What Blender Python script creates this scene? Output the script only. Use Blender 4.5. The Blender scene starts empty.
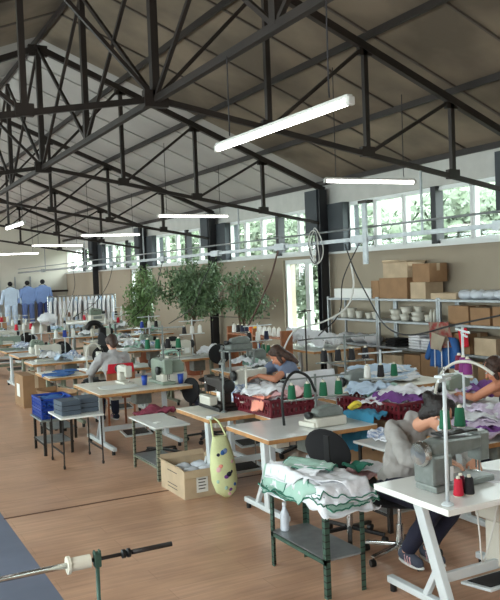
import bpy, math, random
from mathutils import Vector, Matrix, noise
PI = math.pi
random.seed(7)
SC = bpy.context.scene
COL = SC.collection
R = math.radians

# ------------------------------------------------------------------ camera
YAW, PITCH, ROLL, FPX, EYE = 0.4873, -0.0314, -0.037, 774.32, 2.10
cam_data = bpy.data.cameras.new('camera')
cam_data.sensor_fit = 'HORIZONTAL'
cam_data.sensor_width = 36.0
cam_data.lens = FPX / 500.0 * 36.0
cam_data.clip_end = 300
cam = bpy.data.objects.new('camera', cam_data)
COL.objects.link(cam)
fw = Vector((math.sin(YAW) * math.cos(PITCH), math.cos(YAW) * math.cos(PITCH), math.sin(PITCH)))
rt = Vector((math.cos(YAW), -math.sin(YAW), 0))
up = rt.cross(fw)
rt2 = rt * math.cos(ROLL) + up * math.sin(ROLL)
up2 = -rt * math.sin(ROLL) + up * math.cos(ROLL)
cam.matrix_world = Matrix(((rt2.x, up2.x, -fw.x, 0), (rt2.y, up2.y, -fw.y, 0), (rt2.z, up2.z, -fw.z, EYE), (0, 0, 0, 1)))
SC.camera = cam

# ------------------------------------------------------------------ light and exposure
world = bpy.data.worlds.new('world')
SC.world = world
world.use_nodes = True
wn = world.node_tree
bg = wn.nodes['Background']
bg.inputs[0].default_value = (0.90, 0.97, 1.0, 1)
bg.inputs[1].default_value = 11.0
SC.view_settings.view_transform = 'Standard'
SC.view_settings.look = 'None'
SC.view_settings.gamma = 1
SC.view_settings.use_curve_mapping = False
SC.view_settings.exposure = 0.45

W = 8.5            # window wall (x)
LX = -2.52         # opposite wall
XC = 2.993         # ridge
Y0, Y1 = -2.6, 32.5
TR = [2.56, 7.58, 12.60, 17.62, 22.64, 27.66]
ZR, ZB, ZE, ZBE = 5.875, 3.965, 3.706, 3.043
SILL, WTOP = 2.50, 3.42

def portal(loc, rot, sx, sy):
    l = bpy.data.lights.new('window_portal', 'AREA')
    l.shape = 'RECTANGLE'; l.size = sx; l.size_y = sy; l.energy = 1
    l.cycles.is_portal = True
    o = bpy.data.objects.new('window_portal', l); COL.objects.link(o)
    o.location = loc; o.rotation_euler = rot
portal((W + 0.3, 15, 2.96), (0, R(90), 0), 1.0, 35)
portal((LX - 0.3, 15, 2.5), (0, R(-90), 0), 2.0, 35)

# ------------------------------------------------------------------ materials
def mat(name, col, rough=0.6, metal=0.0, var=0.0, scale=4.0, bump=0.0, bscale=40.0, emit=None, col2=None, spec=0.5, trans=0.0):
    m = bpy.data.materials.new(name); m.use_nodes = True
    nt = m.node_tree; b = nt.nodes['Principled BSDF']
    b.inputs['Base Color'].default_value = (*col, 1)
    b.inputs['Roughness'].default_value = rough
    b.inputs['Metallic'].default_value = metal
    b.inputs['Specular IOR Level'].default_value = spec
    if emit:
        b.inputs['Emission Color'].default_value = (*emit[0], 1); b.inputs['Emission Strength'].default_value = emit[1]
    tc = None
    if var or col2 or bump:
        tc = nt.nodes.new('ShaderNodeTexCoord')
    if var or col2:
        n = nt.nodes.new('ShaderNodeTexNoise'); n.inputs['Scale'].default_value = scale; n.inputs['Detail'].default_value = 4
        nt.links.new(tc.outputs['Object'], n.inputs['Vector'])
        r = nt.nodes.new('ShaderNodeValToRGB')
        r.color_ramp.elements[0].position = 0.38; r.color_ramp.elements[1].position = 0.62
        c2 = col2 if col2 else tuple(min(1, c * (1 + var)) for c in col)
        c1 = col if col2 else tuple(c * (1 - var) for c in col)
        r.color_ramp.elements[0].color = (*c1, 1); r.color_ramp.elements[1].color = (*c2, 1)
        nt.links.new(n.outputs['Fac'], r.inputs['Fac']); nt.links.new(r.outputs['Color'], b.inputs['Base Color'])
    if bump:
        n2 = nt.nodes.new('ShaderNodeTexNoise'); n2.inputs['Scale'].default_value = bscale
        nt.links.new(tc.outputs['Object'], n2.inputs['Vector'])
        bp = nt.nodes.new('ShaderNodeBump'); bp.inputs['Strength'].default_value = bump; bp.inputs['Distance'].default_value = 0.01
        nt.links.new(n2.outputs['Fac'], bp.inputs['Height']); nt.links.new(bp.outputs['Normal'], b.inputs['Normal'])
    return m

def s(r, g, b):
    f = lambda c: (c / 255 / 12.92) if c <= 10 else ((c / 255 + 0.055) / 1.055) ** 2.4
    return (f(r), f(g), f(b))

M = {}
M['steel_dark'] = mat('dark_painted_steel', s(36, 27, 22), 0.6, 0.05, var=0.25, scale=2)
M['steel_post'] = mat('column_paint', s(30, 30, 34), 0.5, 0.1, var=0.1)
M['pier'] = mat('blue_grey_pier', s(58, 63, 67), 0.7, var=0.08, scale=2)
M['wall'] = mat('beige_plaster', s(158, 146, 128), 0.85, var=0.05, scale=0.8, bump=0.1, bscale=30)
M['wall_far'] = mat('pale_plaster', s(200, 196, 184), 0.85, var=0.05, scale=0.8)
M['fascia'] = mat('fascia_white', s(190, 188, 182), 0.7, var=0.04)
M['roof_near'] = mat('stained_fibre_panel', s(112, 98, 82), 0.85, var=0.28, scale=0.9, bump=0.2, bscale=12)
M['roof_far'] = mat('pale_roof_panel', s(166, 160, 155), 0.7, var=0.06, scale=0.7)
M['rib'] = mat('panel_joint', s(84, 74, 66), 0.8)
M['white_frame'] = mat('white_window_frame', s(225, 228, 226), 0.4)
M['tube_on'] = mat('lit_fluorescent_tube', (1, 1, 1), 0.5, emit=((1.0, 0.97, 0.92), 9.0))
M['housing'] = mat('white_lamp_housing', s(200, 198, 192), 0.5)
M['white_lam'] = mat('white_laminate', s(236, 235, 230), 0.28, var=0.03, scale=3)
M['grey_lam'] = mat('grey_laminate', s(214, 215, 212), 0.22, var=0.04, scale=3)
M['worn_lam'] = mat('worn_cream_laminate', s(224, 218, 204), 0.35, var=0.08, scale=5)
M['ply_edge'] = mat('plywood_edge', s(176, 128, 78), 0.6, var=0.15, scale=12)
M['white_metal'] = mat('white_enamel_metal', s(206, 212, 214), 0.35, 0.1, var=0.04)
M['grey_metal'] = mat('grey_enamel_metal', s(128, 134, 132), 0.4, 0.2, var=0.06)
M['galv'] = mat('galvanised_steel', s(150, 154, 156), 0.42, 0.6, var=0.1, scale=10)
M['chrome'] = mat('worn_chrome', s(190, 190, 188), 0.22, 1.0)
M['black'] = mat('black_plastic', s(14, 14, 16), 0.45, var=0.1)
M['black_fab'] = mat('black_fabric', s(18, 17, 20), 0.9, bump=0.3, bscale=200)
M['green_metal'] = mat('green_enamel_steel', s(58, 84, 72), 0.5, 0.2, var=0.2, scale=14)
M['olive_metal'] = mat('olive_enamel_steel', s(120, 124, 106), 0.5, 0.1, var=0.1)
M['machine_grey'] = mat('hammered_grey_enamel', s(122, 128, 124), 0.35, 0.15, var=0.1, scale=20)
M['machine_white'] = mat('ivory_machine_enamel', s(200, 196, 184), 0.3)
M['machine_green'] = mat('sage_machine_enamel', s(128, 140, 126), 0.35, var=0.08)
M['card'] = mat('brown_cardboard', s(150, 116, 84), 0.85, var=0.08, scale=5)
M['card_pale'] = mat('pale_cardboard', s(188, 166, 138), 0.85, var=0.08, scale=5)
M['card_in'] = mat('cardboard_inside', s(150, 118, 86), 0.9)
M['paper'] = mat('white_paper', s(226, 226, 222), 0.7)
M['ink'] = mat('dark_print', s(70, 66, 64), 0.8)
M['blue_plastic'] = mat('blue_plastic', s(28, 66, 160), 0.4)
M['maroon_plastic'] = mat('maroon_plastic', s(104, 26, 38), 0.4, var=0.1)
M['slate_card'] = mat('slate_card', s(74, 84, 96), 0.7, var=0.08)
M['cone_core'] = mat('cone_core', s(215, 208, 190), 0.6)
CONE = {}
for k, c in dict(green=(18, 96, 64), red=(190, 22, 50), black=(26, 22, 26), white=(222, 220, 214), purple=(120, 40, 110),
                 blue=(36, 60, 140), maroon=(110, 20, 50), yellow=(225, 170, 40), orange=(210, 90, 40), navy=(30, 34, 60), brown=(110, 70, 50)).items():
    CONE[k] = mat(k + '_thread', s(*c), 0.75, bump=0.4, bscale=120)
def cloth(name, c, var=0.06, c2=None, sc=6):
    return mat(name, s(*c), 0.9, var=var, scale=sc, col2=(s(*c2) if c2 else None), bump=0.25, bscale=60)
def slotted(name, base):
    m = base.copy(); m.name = name; nt = m.node_tree; b = nt.nodes['Principled BSDF']; tc = nt.nodes.new('ShaderNodeTexCoord'); sx = nt.nodes.new('ShaderNodeSeparateXYZ')
    md = nt.nodes.new('ShaderNodeMath'); md.operation = 'PINGPONG'; md.inputs[1].default_value = 0.022
    gt = nt.nodes.new('ShaderNodeMath'); gt.operation = 'GREATER_THAN'; gt.inputs[1].default_value = 0.0180
    nt.links.new(tc.outputs['Object'], sx.inputs[0]); nt.links.new(sx.outputs['Z'], md.inputs[0]); nt.links.new(md.outputs[0], gt.inputs[0])
    old = b.inputs['Base Color'].links[0].from_socket; mx = nt.nodes.new('ShaderNodeMix'); mx.data_type = 'RGBA'
    nt.links.new(gt.outputs[0], mx.inputs['Factor']); nt.links.new(old, mx.inputs['A']); mx.inputs['B'].default_value = (0.01, 0.01, 0.01, 1)
    nt.links.new(mx.outputs['Result'], b.inputs['Base Color']); return m
SLOT = {}
M['c_white'] = cloth('white_cotton', (222, 222, 226))
M['c_mint'] = cloth('mint_cotton', (160, 192, 178))
M['c_green'] = cloth('green_piping', (40, 110, 90))
M['c_blue'] = cloth('blue_cotton', (52, 98, 160))
M['c_teal'] = cloth('teal_cotton', (56, 128, 160))
M['c_lav'] = cloth('lavender_cotton', (206, 190, 212))
M['c_purple'] = cloth('purple_cotton', (120, 70, 140))
M['c_pink'] = cloth('pink_cotton', (224, 178, 180))
M['c_salmon'] = cloth('salmon_cotton', (230, 150, 130))
M['c_lblue'] = cloth('pale_blue_cotton', (186, 204, 224))
M['c_print'] = cloth('printed_cotton', (226, 228, 234), c2=(110, 130, 170), sc=28)
M['c_red'] = cloth('red_cotton', (200, 30, 50))
M['c_scrub'] = cloth('blue_scrub_cloth', (120, 146, 196))
M['c_navy'] = cloth('navy_cloth', (28, 30, 50))
M['skin'] = mat('skin', s(206, 150, 122), 0.55)
M['skin_tan'] = mat('tanned_skin', s(198, 132, 102), 0.55)
M['hair_dark'] = mat('dark_brown_hair', s(26, 18, 16), 0.55, var=0.3, scale=40, bump=0.6, bscale=90)
M['hair_brown'] = mat('brown_hair', s(62, 40, 30), 0.55, var=0.3, scale=40, bump=0.6, bscale=90)
M['grey_shirt'] = cloth('grey_marl', (150, 146, 142))
M['bluegrey_shirt'] = cloth('blue_grey_jersey', (112, 122, 146))
M['lgrey_knit'] = cloth('light_grey_knit', (168, 166, 166))
M['lip'] = mat('lips', s(170, 90, 84), 0.5)
M['eye_white'] = mat('eye_white', s(225, 222, 216), 0.3)
M['iris'] = mat('iris', s(50, 36, 28), 0.2)
M['mask'] = mat('face_mask_cloth', s(206, 214, 218), 0.8)
M['leaf'] = mat('ficus_leaf', s(98, 122, 86), 0.45, var=0.35, scale=9)
M['leaf_light'] = mat('light_ficus_leaf', s(108, 136, 84), 0.45, var=0.3, scale=9)
M['bark'] = mat('pale_bark', s(110, 92, 74), 0.85, var=0.2, scale=10)
M['soil'] = mat('soil', s(52, 40, 32), 0.95)
M['pot'] = mat('terracotta', s(150, 88, 62), 0.8)
M['cable_black'] = mat('black_cable', s(34, 30, 32), 0.5)
M['cable_white'] = mat('white_cable', s(206, 204, 198), 0.5)
M['cable_brown'] = mat('brown_cable', s(84, 56, 46), 0.5)
M['wood'] = mat('varnished_wood', s(150, 92, 58), 0.5, var=0.2, scale=8)
M['tree_leaf'] = mat('outdoor_foliage', s(80, 92, 72), 0.8, var=0.3, scale=1.2)
M['grass'] = mat('grass', s(90, 100, 76), 0.9, var=0.2, scale=1)
M['hill'] = mat('wooded_hillside', s(62, 74, 58), 0.9, scale=0.55, col2=s(112, 122, 104))
M['yellow'] = mat('yellow_plastic', s(220, 196, 60), 0.5)
M['poly'] = mat('clear_poly_bag', s(205, 210, 218), 0.18, bump=0.6, bscale=25)

def glass_mat():
    m = bpy.data.materials.new('window_glass'); m.use_nodes = True
    nt = m.node_tree; nt.nodes.clear()
    o = nt.nodes.new('ShaderNodeOutputMaterial'); mx = nt.nodes.new('ShaderNodeMixShader')
    t = nt.nodes.new('ShaderNodeBsdfTransparent'); g = nt.nodes.new('ShaderNodeBsdfGlossy'); g.inputs['Roughness'].default_value = 0.02
    t.inputs[0].default_value = (0.93, 0.97, 0.95, 1); mx.inputs[0].default_value = 0.06
    nt.links.new(t.outputs[0], mx.inputs[1]); nt.links.new(g.outputs[0], mx.inputs[2]); nt.links.new(mx.outputs[0], o.inputs[0])
    return m
M['glass'] = glass_mat()

def floor_mat():
    m = bpy.data.materials.new('laminate_planks'); m.use_nodes = True
    nt = m.node_tree; b = nt.nodes['Principled BSDF']
    tc = nt.nodes.new('ShaderNodeTexCoord')
    br = nt.nodes.new('ShaderNodeTexBrick')
    br.inputs['Color1'].default_value = (*s(198, 158, 132), 1); br.inputs['Color2'].default_value = (*s(192, 152, 125), 1)
    br.inputs['Mortar'].default_value = (*s(178, 138, 112), 1)
    br.inputs['Scale'].default_value = 1.0; br.inputs['Mortar Size'].default_value = 0.003
    br.inputs['Brick Width'].default_value = 1.25; br.inputs['Row Height'].default_value = 0.195
    nt.links.new(tc.outputs['Object'], br.inputs['Vector'])
    mp = nt.nodes.new('ShaderNodeMapping'); mp.inputs['Scale'].default_value = (1.2, 14, 1)
    nz = nt.nodes.new('ShaderNodeTexNoise'); nz.inputs['Scale'].default_value = 1.6; nz.inputs['Detail'].default_value = 6
    nt.links.new(tc.outputs['Object'], mp.inputs['Vector']); nt.links.new(mp.outputs['Vector'], nz.inputs['Vector'])
    n2 = nt.nodes.new('ShaderNodeTexNoise'); n2.inputs['Scale'].default_value = 1.3; n2.inputs['Detail'].default_value = 5
    nt.links.new(tc.outputs['Object'], n2.inputs['Vector'])
    r1 = nt.nodes.new('ShaderNodeValToRGB'); r1.color_ramp.elements[0].color = (0.80, 0.78, 0.76, 1); r1.color_ramp.elements[1].color = (1.08, 1.06, 1.04, 1)
    r1.color_ramp.elements[0].position = 0.3; r1.color_ramp.elements[1].position = 0.7
    nt.links.new(nz.outputs['Fac'], r1.inputs['Fac'])
    r2 = nt.nodes.new('ShaderNodeValToRGB'); r2.color_ramp.elements[0].color = (0.80, 0.77, 0.75, 1); r2.color_ramp.elements[1].color = (1.05, 1.05, 1.05, 1)
    r2.color_ramp.elements[0].position = 0.34; r2.color_ramp.elements[1].position = 0.58
    nt.links.new(n2.outputs['Fac'], r2.inputs['Fac'])
    mx = nt.nodes.new('ShaderNodeMix'); mx.data_type = 'RGBA'; mx.blend_type = 'MULTIPLY'; mx.inputs['Factor'].default_value = 1
    nt.links.new(br.outputs['Color'], mx.inputs['A']); nt.links.new(r1.outputs['Color'], mx.inputs['B'])
    m2 = nt.nodes.new('ShaderNodeMix'); m2.data_type = 'RGBA'; m2.blend_type = 'MULTIPLY'; m2.inputs['Factor'].default_value = 1
    nt.links.new(mx.outputs['Result'], m2.inputs['A']); nt.links.new(r2.outputs['Color'], m2.inputs['B'])
    nt.links.new(m2.outputs['Result'], b.inputs['Base Color'])
    b.inputs['Roughness'].default_value = 0.36
    return m
M['floor'] = floor_mat()
M['mat_blue'] = mat('blue_grey_floor_paint', s(104, 110, 128), 0.5, var=0.1, scale=1.5)

# ------------------------------------------------------------------ mesh helpers
class MB:
    def __init__(s_): s_.v = []; s_.f = []
    def add(s_, vs, fs):
        n = len(s_.v); s_.v += [tuple(v) for v in vs]; s_.f += [tuple(i + n for i in f) for f in fs]; return s_
    def box(s_, c, d, rz=0.0, rx=0.0, ry=0.0, taper=1.0):
        m = Matrix.Rotation(rz, 3, 'Z') @ Matrix.Rotation(ry, 3, 'Y') @ Matrix.Rotation(rx, 3, 'X'); c = Vector(c); vs = []
        for k in (-1, 1):
            t = taper if k > 0 else 1
            for i, j in ((-1, -1), (1, -1), (1, 1), (-1, 1)):
                vs.append(c + m @ Vector((i * d[0] / 2 * t, j * d[1] / 2 * t, k * d[2] / 2)))
        return s_.add(vs, [(3, 2, 1, 0), (4, 5, 6, 7), (0, 1, 5, 4), (1, 2, 6, 5), (2, 3, 7, 6), (3, 0, 4, 7)])
    def span(s_, a, b): return s_.box([(a[i] + b[i]) / 2 for i in range(3)], [abs(b[i] - a[i]) for i in range(3)])
    def bar(s_, p, q, w, h, upv=(0, 0, 1)):
        p, q = Vector(p), Vector(q); z = (q - p).normalized(); u = Vector(upv)
        if abs(z.dot(u)) > 0.98: u = Vector((0, 1, 0))
        x = z.cross(u).normalized(); y = x.cross(z).normalized(); vs = []
        for e in (p, q):
            for i, j in ((-1, -1), (1, -1), (1, 1), (-1, 1)): vs.append(e + x * (i * w / 2) + y * (j * h / 2))
        return s_.add(vs, [(0, 1, 2, 3), (7, 6, 5, 4), (4, 5, 1, 0), (5, 6, 2, 1), (6, 7, 3, 2), (7, 4, 0, 3)])
    def tube(s_, pts, r, n=8, cap=True):
        pts = [Vector(p) for p in pts]; N = len(pts); rr = r if isinstance(r, (list, tuple)) else [r] * N
        t0 = (pts[1] - pts[0]).normalized(); x = t0.orthogonal().normalized(); vs = []
        for i, p in enumerate(pts):
            t = (pts[min(i + 1, N - 1)] - pts[max(i - 1, 0)]).normalized()
            x = (x - t * x.dot(t))
            x = x.normalized() if x.length > 1e-6 else t.orthogonal().normalized()
            y = t.cross(x)
            for k in range(n):
                a = 2 * PI * k / n; vs.append(p + x * (math.cos(a) * rr[i]) + y * (math.sin(a) * rr[i]))
        fs = [(i * n + k, i * n + (k + 1) % n, (i + 1) * n + (k + 1) % n, (i + 1) * n + k) for i in range(N - 1) for k in range(n)]
        if cap: fs += [tuple(reversed(range(n))), tuple(range((N - 1) * n, N * n))]
        return s_.add(vs, fs)
    def cyl(s_, p, q, r, r2=None, n=12): return s_.tube([p, q], [r, r if r2 is None else r2], n)
    def lathe(s_, prof, c=(0, 0, 0), n=16, axis='Z'):
        vs = []
        for r, z in prof:
            for k in range(n):
                a = 2 * PI * k / n
                p = (r * math.cos(a), r * math.sin(a), z)
                if axis == 'X': p = (p[2], p[0], p[1])
                if axis == 'Y': p = (p[1], p[2], p[0])
                vs.append((p[0] + c[0], p[1] + c[1], p[2] + c[2]))
        N = len(prof)
        fs = [(i * n + k, i * n + (k + 1) % n, (i + 1) * n + (k + 1) % n, (i + 1) * n + k) for i in range(N - 1) for k in range(n)]
        fs += [tuple(reversed(range(n))), tuple(range((N - 1) * n, N * n))]
        return s_.add(vs, fs)
    def ell(s_, c, d, rot=None, nu=12, nv=8):
        c = Vector(c); m = rot if rot is not None else Matrix.Identity(3); vs = [c + m @ Vector((0, 0, -d[2]))]
        for i in range(1, nv):
            t = PI * i / nv - PI / 2
            for k in range(nu):
                a = 2 * PI * k / nu
                vs.append(c + m @ Vector((d[0] * math.cos(t) * math.cos(a), d[1] * math.cos(t) * math.sin(a), d[2] * math.sin(t))))
        vs.append(c + m @ Vector((0, 0, d[2]))); L = len(vs) - 1
        fs = [(0, 1 + (k + 1) % nu, 1 + k) for k in range(nu)]
        for i in range(nv - 2):
            for k in range(nu):
                a = 1 + i * nu; fs.append((a + k, a + (k + 1) % nu, a + nu + (k + 1) % nu, a + nu + k))
        a = 1 + (nv - 2) * nu
        fs += [(a + k, a + (k + 1) % nu, L) for k in range(nu)]
        return s_.add(vs, fs)
    def cap(s_, p, q, r1, r2, n=12):      # tapered capsule
        p, q = Vector(p), Vector(q); d = (q - p); L = d.length
        if L < 1e-5: return s_.ell(p, (r1,) * 3)
        t = d / L; pts = []; rr = []
        for a in (0.15, 0.5, 0.85): pts.append(p - t * (r1 * math.cos(a * PI / 2))); rr.append(r1 * math.sin(a * PI / 2))
        pts += [p + d * k / 4 for k in range(5)]; rr += [r1 + (r2 - r1) * k / 4 for k in range(5)]
        for a in (0.85, 0.5, 0.15): pts.append(q + t * (r2 * math.cos(a * PI / 2))); rr.append(r2 * math.sin(a * PI / 2))
        return s_.tube(pts, rr, n)
    def prism(s_, poly, axis, a, b):      # extrude polygon (list of 2-tuples) along an axis
        n = len(poly)
        def P(u, w, t): return {'X': (t, u, w), 'Y': (u, t, w), 'Z': (u, w, t)}[axis]
        vs = [P(u, w, a) for u, w in poly] + [P(u, w, b) for u, w in poly]
        return s_.add(vs, [tuple(range(n)), tuple(reversed(range(n, 2 * n)))] + [(i, i + n, (i + 1) % n + n, (i + 1) % n) for i in range(n)])
    def build(s_, name, m, parent=None, smooth=False, bevel=0.0, loc=None, rz=None):
        me = bpy.data.meshes.new(name); me.from_pydata(s_.v, [], s_.f)
        mats = m if isinstance(m, (list, tuple)) else [m]
        for x in mats: me.materials.append(x)
        o = bpy.data.objects.new(name, me); COL.objects.link(o)
        import bmesh
        b = bmesh.new(); b.from_mesh(me); bmesh.ops.recalc_face_normals(b, faces=b.faces); b.to_mesh(me); b.free()
        if smooth:
            me.polygons.foreach_set('use_smooth', [True] * len(me.polygons))
        if bevel:
            md = o.modifiers.new('bevel', 'BEVEL'); md.width = bevel; md.segments = 2; md.limit_method = 'ANGLE'; md.angle_limit = R(40)
        if parent: o.parent = parent
        if loc: o.location = loc
        if rz is not None: o.rotation_euler = (0, 0, rz)
        return o

def tag(o, label, cat, group=None, kind=None):
    o['label'] = label; o['category'] = cat
    if group: o['group'] = group
    if kind: o['kind'] = kind
    return o
def thing(name, loc, label, cat, rz=0.0, group=None):
    o = bpy.data.objects.new(name, None); COL.objects.link(o); o.empty_display_size = 0.1
    o.location = loc; o.rotation_euler = (0, 0, rz)
    return tag(o, label, cat, group)
def struct(o): o['kind'] = 'structure'; return o
def dup(root, loc=None, rz=None, label=None, group=None, scale=None):
    def rec(o, par):
        c = o.copy(); COL.objects.link(c)
        if par: c.parent = par
        for ch in list(o.children): rec(ch, c)
        return c
    c = rec(root, None)
    if loc: c.location = loc
    if rz is not None: c.rotation_euler = (0, 0, rz)
    if label: c['label'] = label
    if group: c['group'] = group
    if scale: c.scale = scale
    return c
def smoothcurve(pts, k=6):       # Catmull-Rom through points
    P = [Vector(p) for p in pts]; P = [P[0] * 2 - P[1]] + P + [P[-1] * 2 - P[-2]]; out = []
    for i in range(1, len(P) - 2):
        for j in range(k):
            t = j / k; a, b, c, d = P[i - 1:i + 3]
            out.append(0.5 * ((2 * b) + (c - a) * t + (2 * a - 5 * b + 4 * c - d) * t * t + (3 * b - a - 3 * c + d) * t ** 3))
    out.append(P[-2]); return out

# ================================================================== STRUCTURE
struct(MB().span((1.22, Y0, -0.2), (W + 0.3, Y1 + 0.3, 0)).build('floor', M['floor']))
struct(MB().span((LX - 0.3, Y0, -0.2), (1.22, Y1 + 0.3, 0.0)).build('floor_walkway', M['mat_blue']))
struct(MB().span((1.21, 7.14, 0.0), (4.6, 7.165, 0.004)).build('trim_1', mat('floor_joint_strip', s(96, 66, 50), 0.6)))

FRENCH = [(12.67, 14.46, 0.86, 2.40), (22.40, 24.40, 0.90, 2.44)]
w = MB(); ys = Y0
for a, b, z0, z1 in FRENCH:
    w.span((W, ys, 0), (W + 0.3, a, SILL)); w.span((W, a, 0), (W + 0.3, b, z0)); w.span((W, a, z1), (W + 0.3, b, SILL)); ys = b
w.span((W, ys, 0), (W + 0.3, Y1 + 0.3, SILL))
struct(w.build('wall_right', M['wall']))
struct(MB().span((W - 0.002, Y0, WTOP), (W + 0.3, Y1 + 0.3, 3.95)).build('trim_2', M['fascia']))
struct(MB().span((W - 0.05, Y0, SILL - 0.04), (W + 0.02, Y1, SILL)).build('trim_3', M['white_frame']))
# left wall with unseen window band, enlarged for fill light, gable walls
w = MB(); w.span((LX - 0.3, Y0, 0), (LX, Y1 + 0.3, 1.5)); w.span((LX - 0.3, Y0, 3.42), (LX, Y1 + 0.3, 3.95))
for t in TR: w.span((LX - 0.3, t - 0.4, 1.5), (LX, t + 0.4, 3.42))
struct(w.build('wall_left', M['wall']))
def roofz(x): return ZR + 0.19 - (ZR - ZE) * abs(x - XC) / (W - XC)
def gable(name, y, m, door=False):
    g = MB(); g.prism([(LX - 0.3, 0), (W + 0.3, 0), (W + 0.3, roofz(W + 0.3)), (XC, roofz(XC)), (LX - 0.3, roofz(LX - 0.3))], 'Y', y, y + 0.3)
    struct(g.build(name, m))
gable('wall_back', Y1, M['wall_far']); gable('wall_front', Y0 - 0.3, M['wall'])

# roof: panel sheets either side of the ridge, older stained ones near, pale ones beyond the second truss
def roof(name, ya, yb, m):
    r = MB(); t = 0.06
    for xe in (W + 0.35, LX - 0.35):
        r.prism([(XC, roofz(XC)), (xe, roofz(xe)), (xe, roofz(xe) + t), (XC, roofz(XC) + t)], 'Y', ya, yb)
    struct(r.build(name, m))
roof('ceiling', Y0 - 0.3, TR[2] + 0.05, M['roof_near'])
roof('ceiling_far', TR[2] + 0.05, Y1 + 0.3, M['roof_far'])
def ribs(name, ya, yb, m, wd):
    r = MB(); y = ya
    while y < yb:
        for xe in (W, LX): r.bar((XC, y, roofz(XC) - 0.012), (xe, y, roofz(xe) - 0.012), wd, 0.03)
        y += 1.255
    struct(r.build(name, m))
ribs('trim_4', TR[0] - 2.5, TR[2], M['rib'], 0.03)
ribs('trim_5', TR[2] + 1.25, Y1, mat('pale_panel_joint', s(166, 162, 156), 0.8), 0.016)
# purlins
n = 6
for side in (-1, 1):
    for k in range(5):
        if k == 0 and side < 0: continue
        xx = XC + side * (W - XC) * k / 4 * (0.985 if k == 4 else 1); z = ZR - (ZR - ZE) * k / 4 + 0.105
        0 if 0 else struct(MB().span((xx - 0.022, Y0, z - 0.01), (xx + 0.022, Y1, z + 0.075 if k else z + 0.06)).build('trim_%d' % n, M['steel_dark'])); n += 1
# posts and blue-grey piers between the windows
for t in TR:
    p = MB(); p.span((W - 0.28, t - 0.07, 0), (W - 0.10, t - 0.05, ZE)); p.span((W - 0.28, t + 0.05, 0), (W - 0.10, t + 0.07, ZE)); p.span((W - 0.2, t - 0.05, 0), (W - 0.18, t + 0.05, ZE))
    struct(p.build('trim_%d' % n, M['steel_post'])); n += 1
    q = MB(); q.span((W - 0.09, t - 0.57, SILL), (W + 0.28, t + 0.42, WTOP)); q.span((W - 0.3, t + 0.0, SILL + 0.35), (W - 0.09, t + 0.42, ZE))
    struct(q.build('trim_%d' % n, M['pier'])); n += 1

# windows
wi = 1
def window(y0, y1, z0, z1, divs, x=W + 0.1, fr=0.038, dark=None):
    global wi
    o = bpy.data.objects.new('window_%d' % wi, None); COL.objects.link(o); struct(o); o.location = (x, (y0 + y1) / 2, z0); wi += 1
    c = (y0 + y1) / 2; f = MB(); h = z1 - z0
    f.span((-0.04, y0 - c, 0), (0.04, y1 - c, fr)); f.span((-0.04, y0 - c, h - fr), (0.04, y1 - c, h))
    ed = [y0 + (y1 - y0) * i / divs for i in range(divs + 1)]
    for i, e in enumerate(ed):
        if dark is not None and i == dark: continue
        f.span((-0.04, e - c - fr, fr), (0.04, e - c + fr, h - fr))
    for i in range(divs):      # inner sash lines
        a, b = ed[i] - c + fr, ed[i + 1] - c - fr
        for q in (a, b): f.span((-0.055, q - 0.018, fr), (0.03, q + 0.018, h - fr))
        f.span((-0.055, a, fr), (0.03, b, fr + 0.03)); f.span((-0.055, a, h - fr - 0.03), (0.03, b, h - fr))
    f.build('window_frame', M['white_frame'], o)
    if dark is not None:
        MB().span((-0.12, ed[dark] - c - 0.06, 0), (0.04, ed[dark] - c + 0.06, h)).build('mullion', M['steel_post'], o)
    MB().span((-0.004, y0 - c + fr, fr), (0.004, y1 - c - fr, h - fr)).build('glass', M['glass'], o)
YB = [Y0] + TR + [Y1]
for i in range(len(YB) - 1):
    a = YB[i] + (0.42 if i else 0.1); b = YB[i + 1] - (0.57 if i < len(YB) - 2 else 0.1)
    window(a, b, SILL, WTOP, 5, dark=2 if b - a > 3 else None)
for a, b, z0, z1 in FRENCH: window(a, b, z0, z1, 2, fr=0.06)
for i in range(len(TR) - 1): window(TR[i] + 0.4, TR[i + 1] - 0.4, 1.5, 3.42, 4, x=LX - 0.12)  # unseen left windows, made tall to let in fill light

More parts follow.
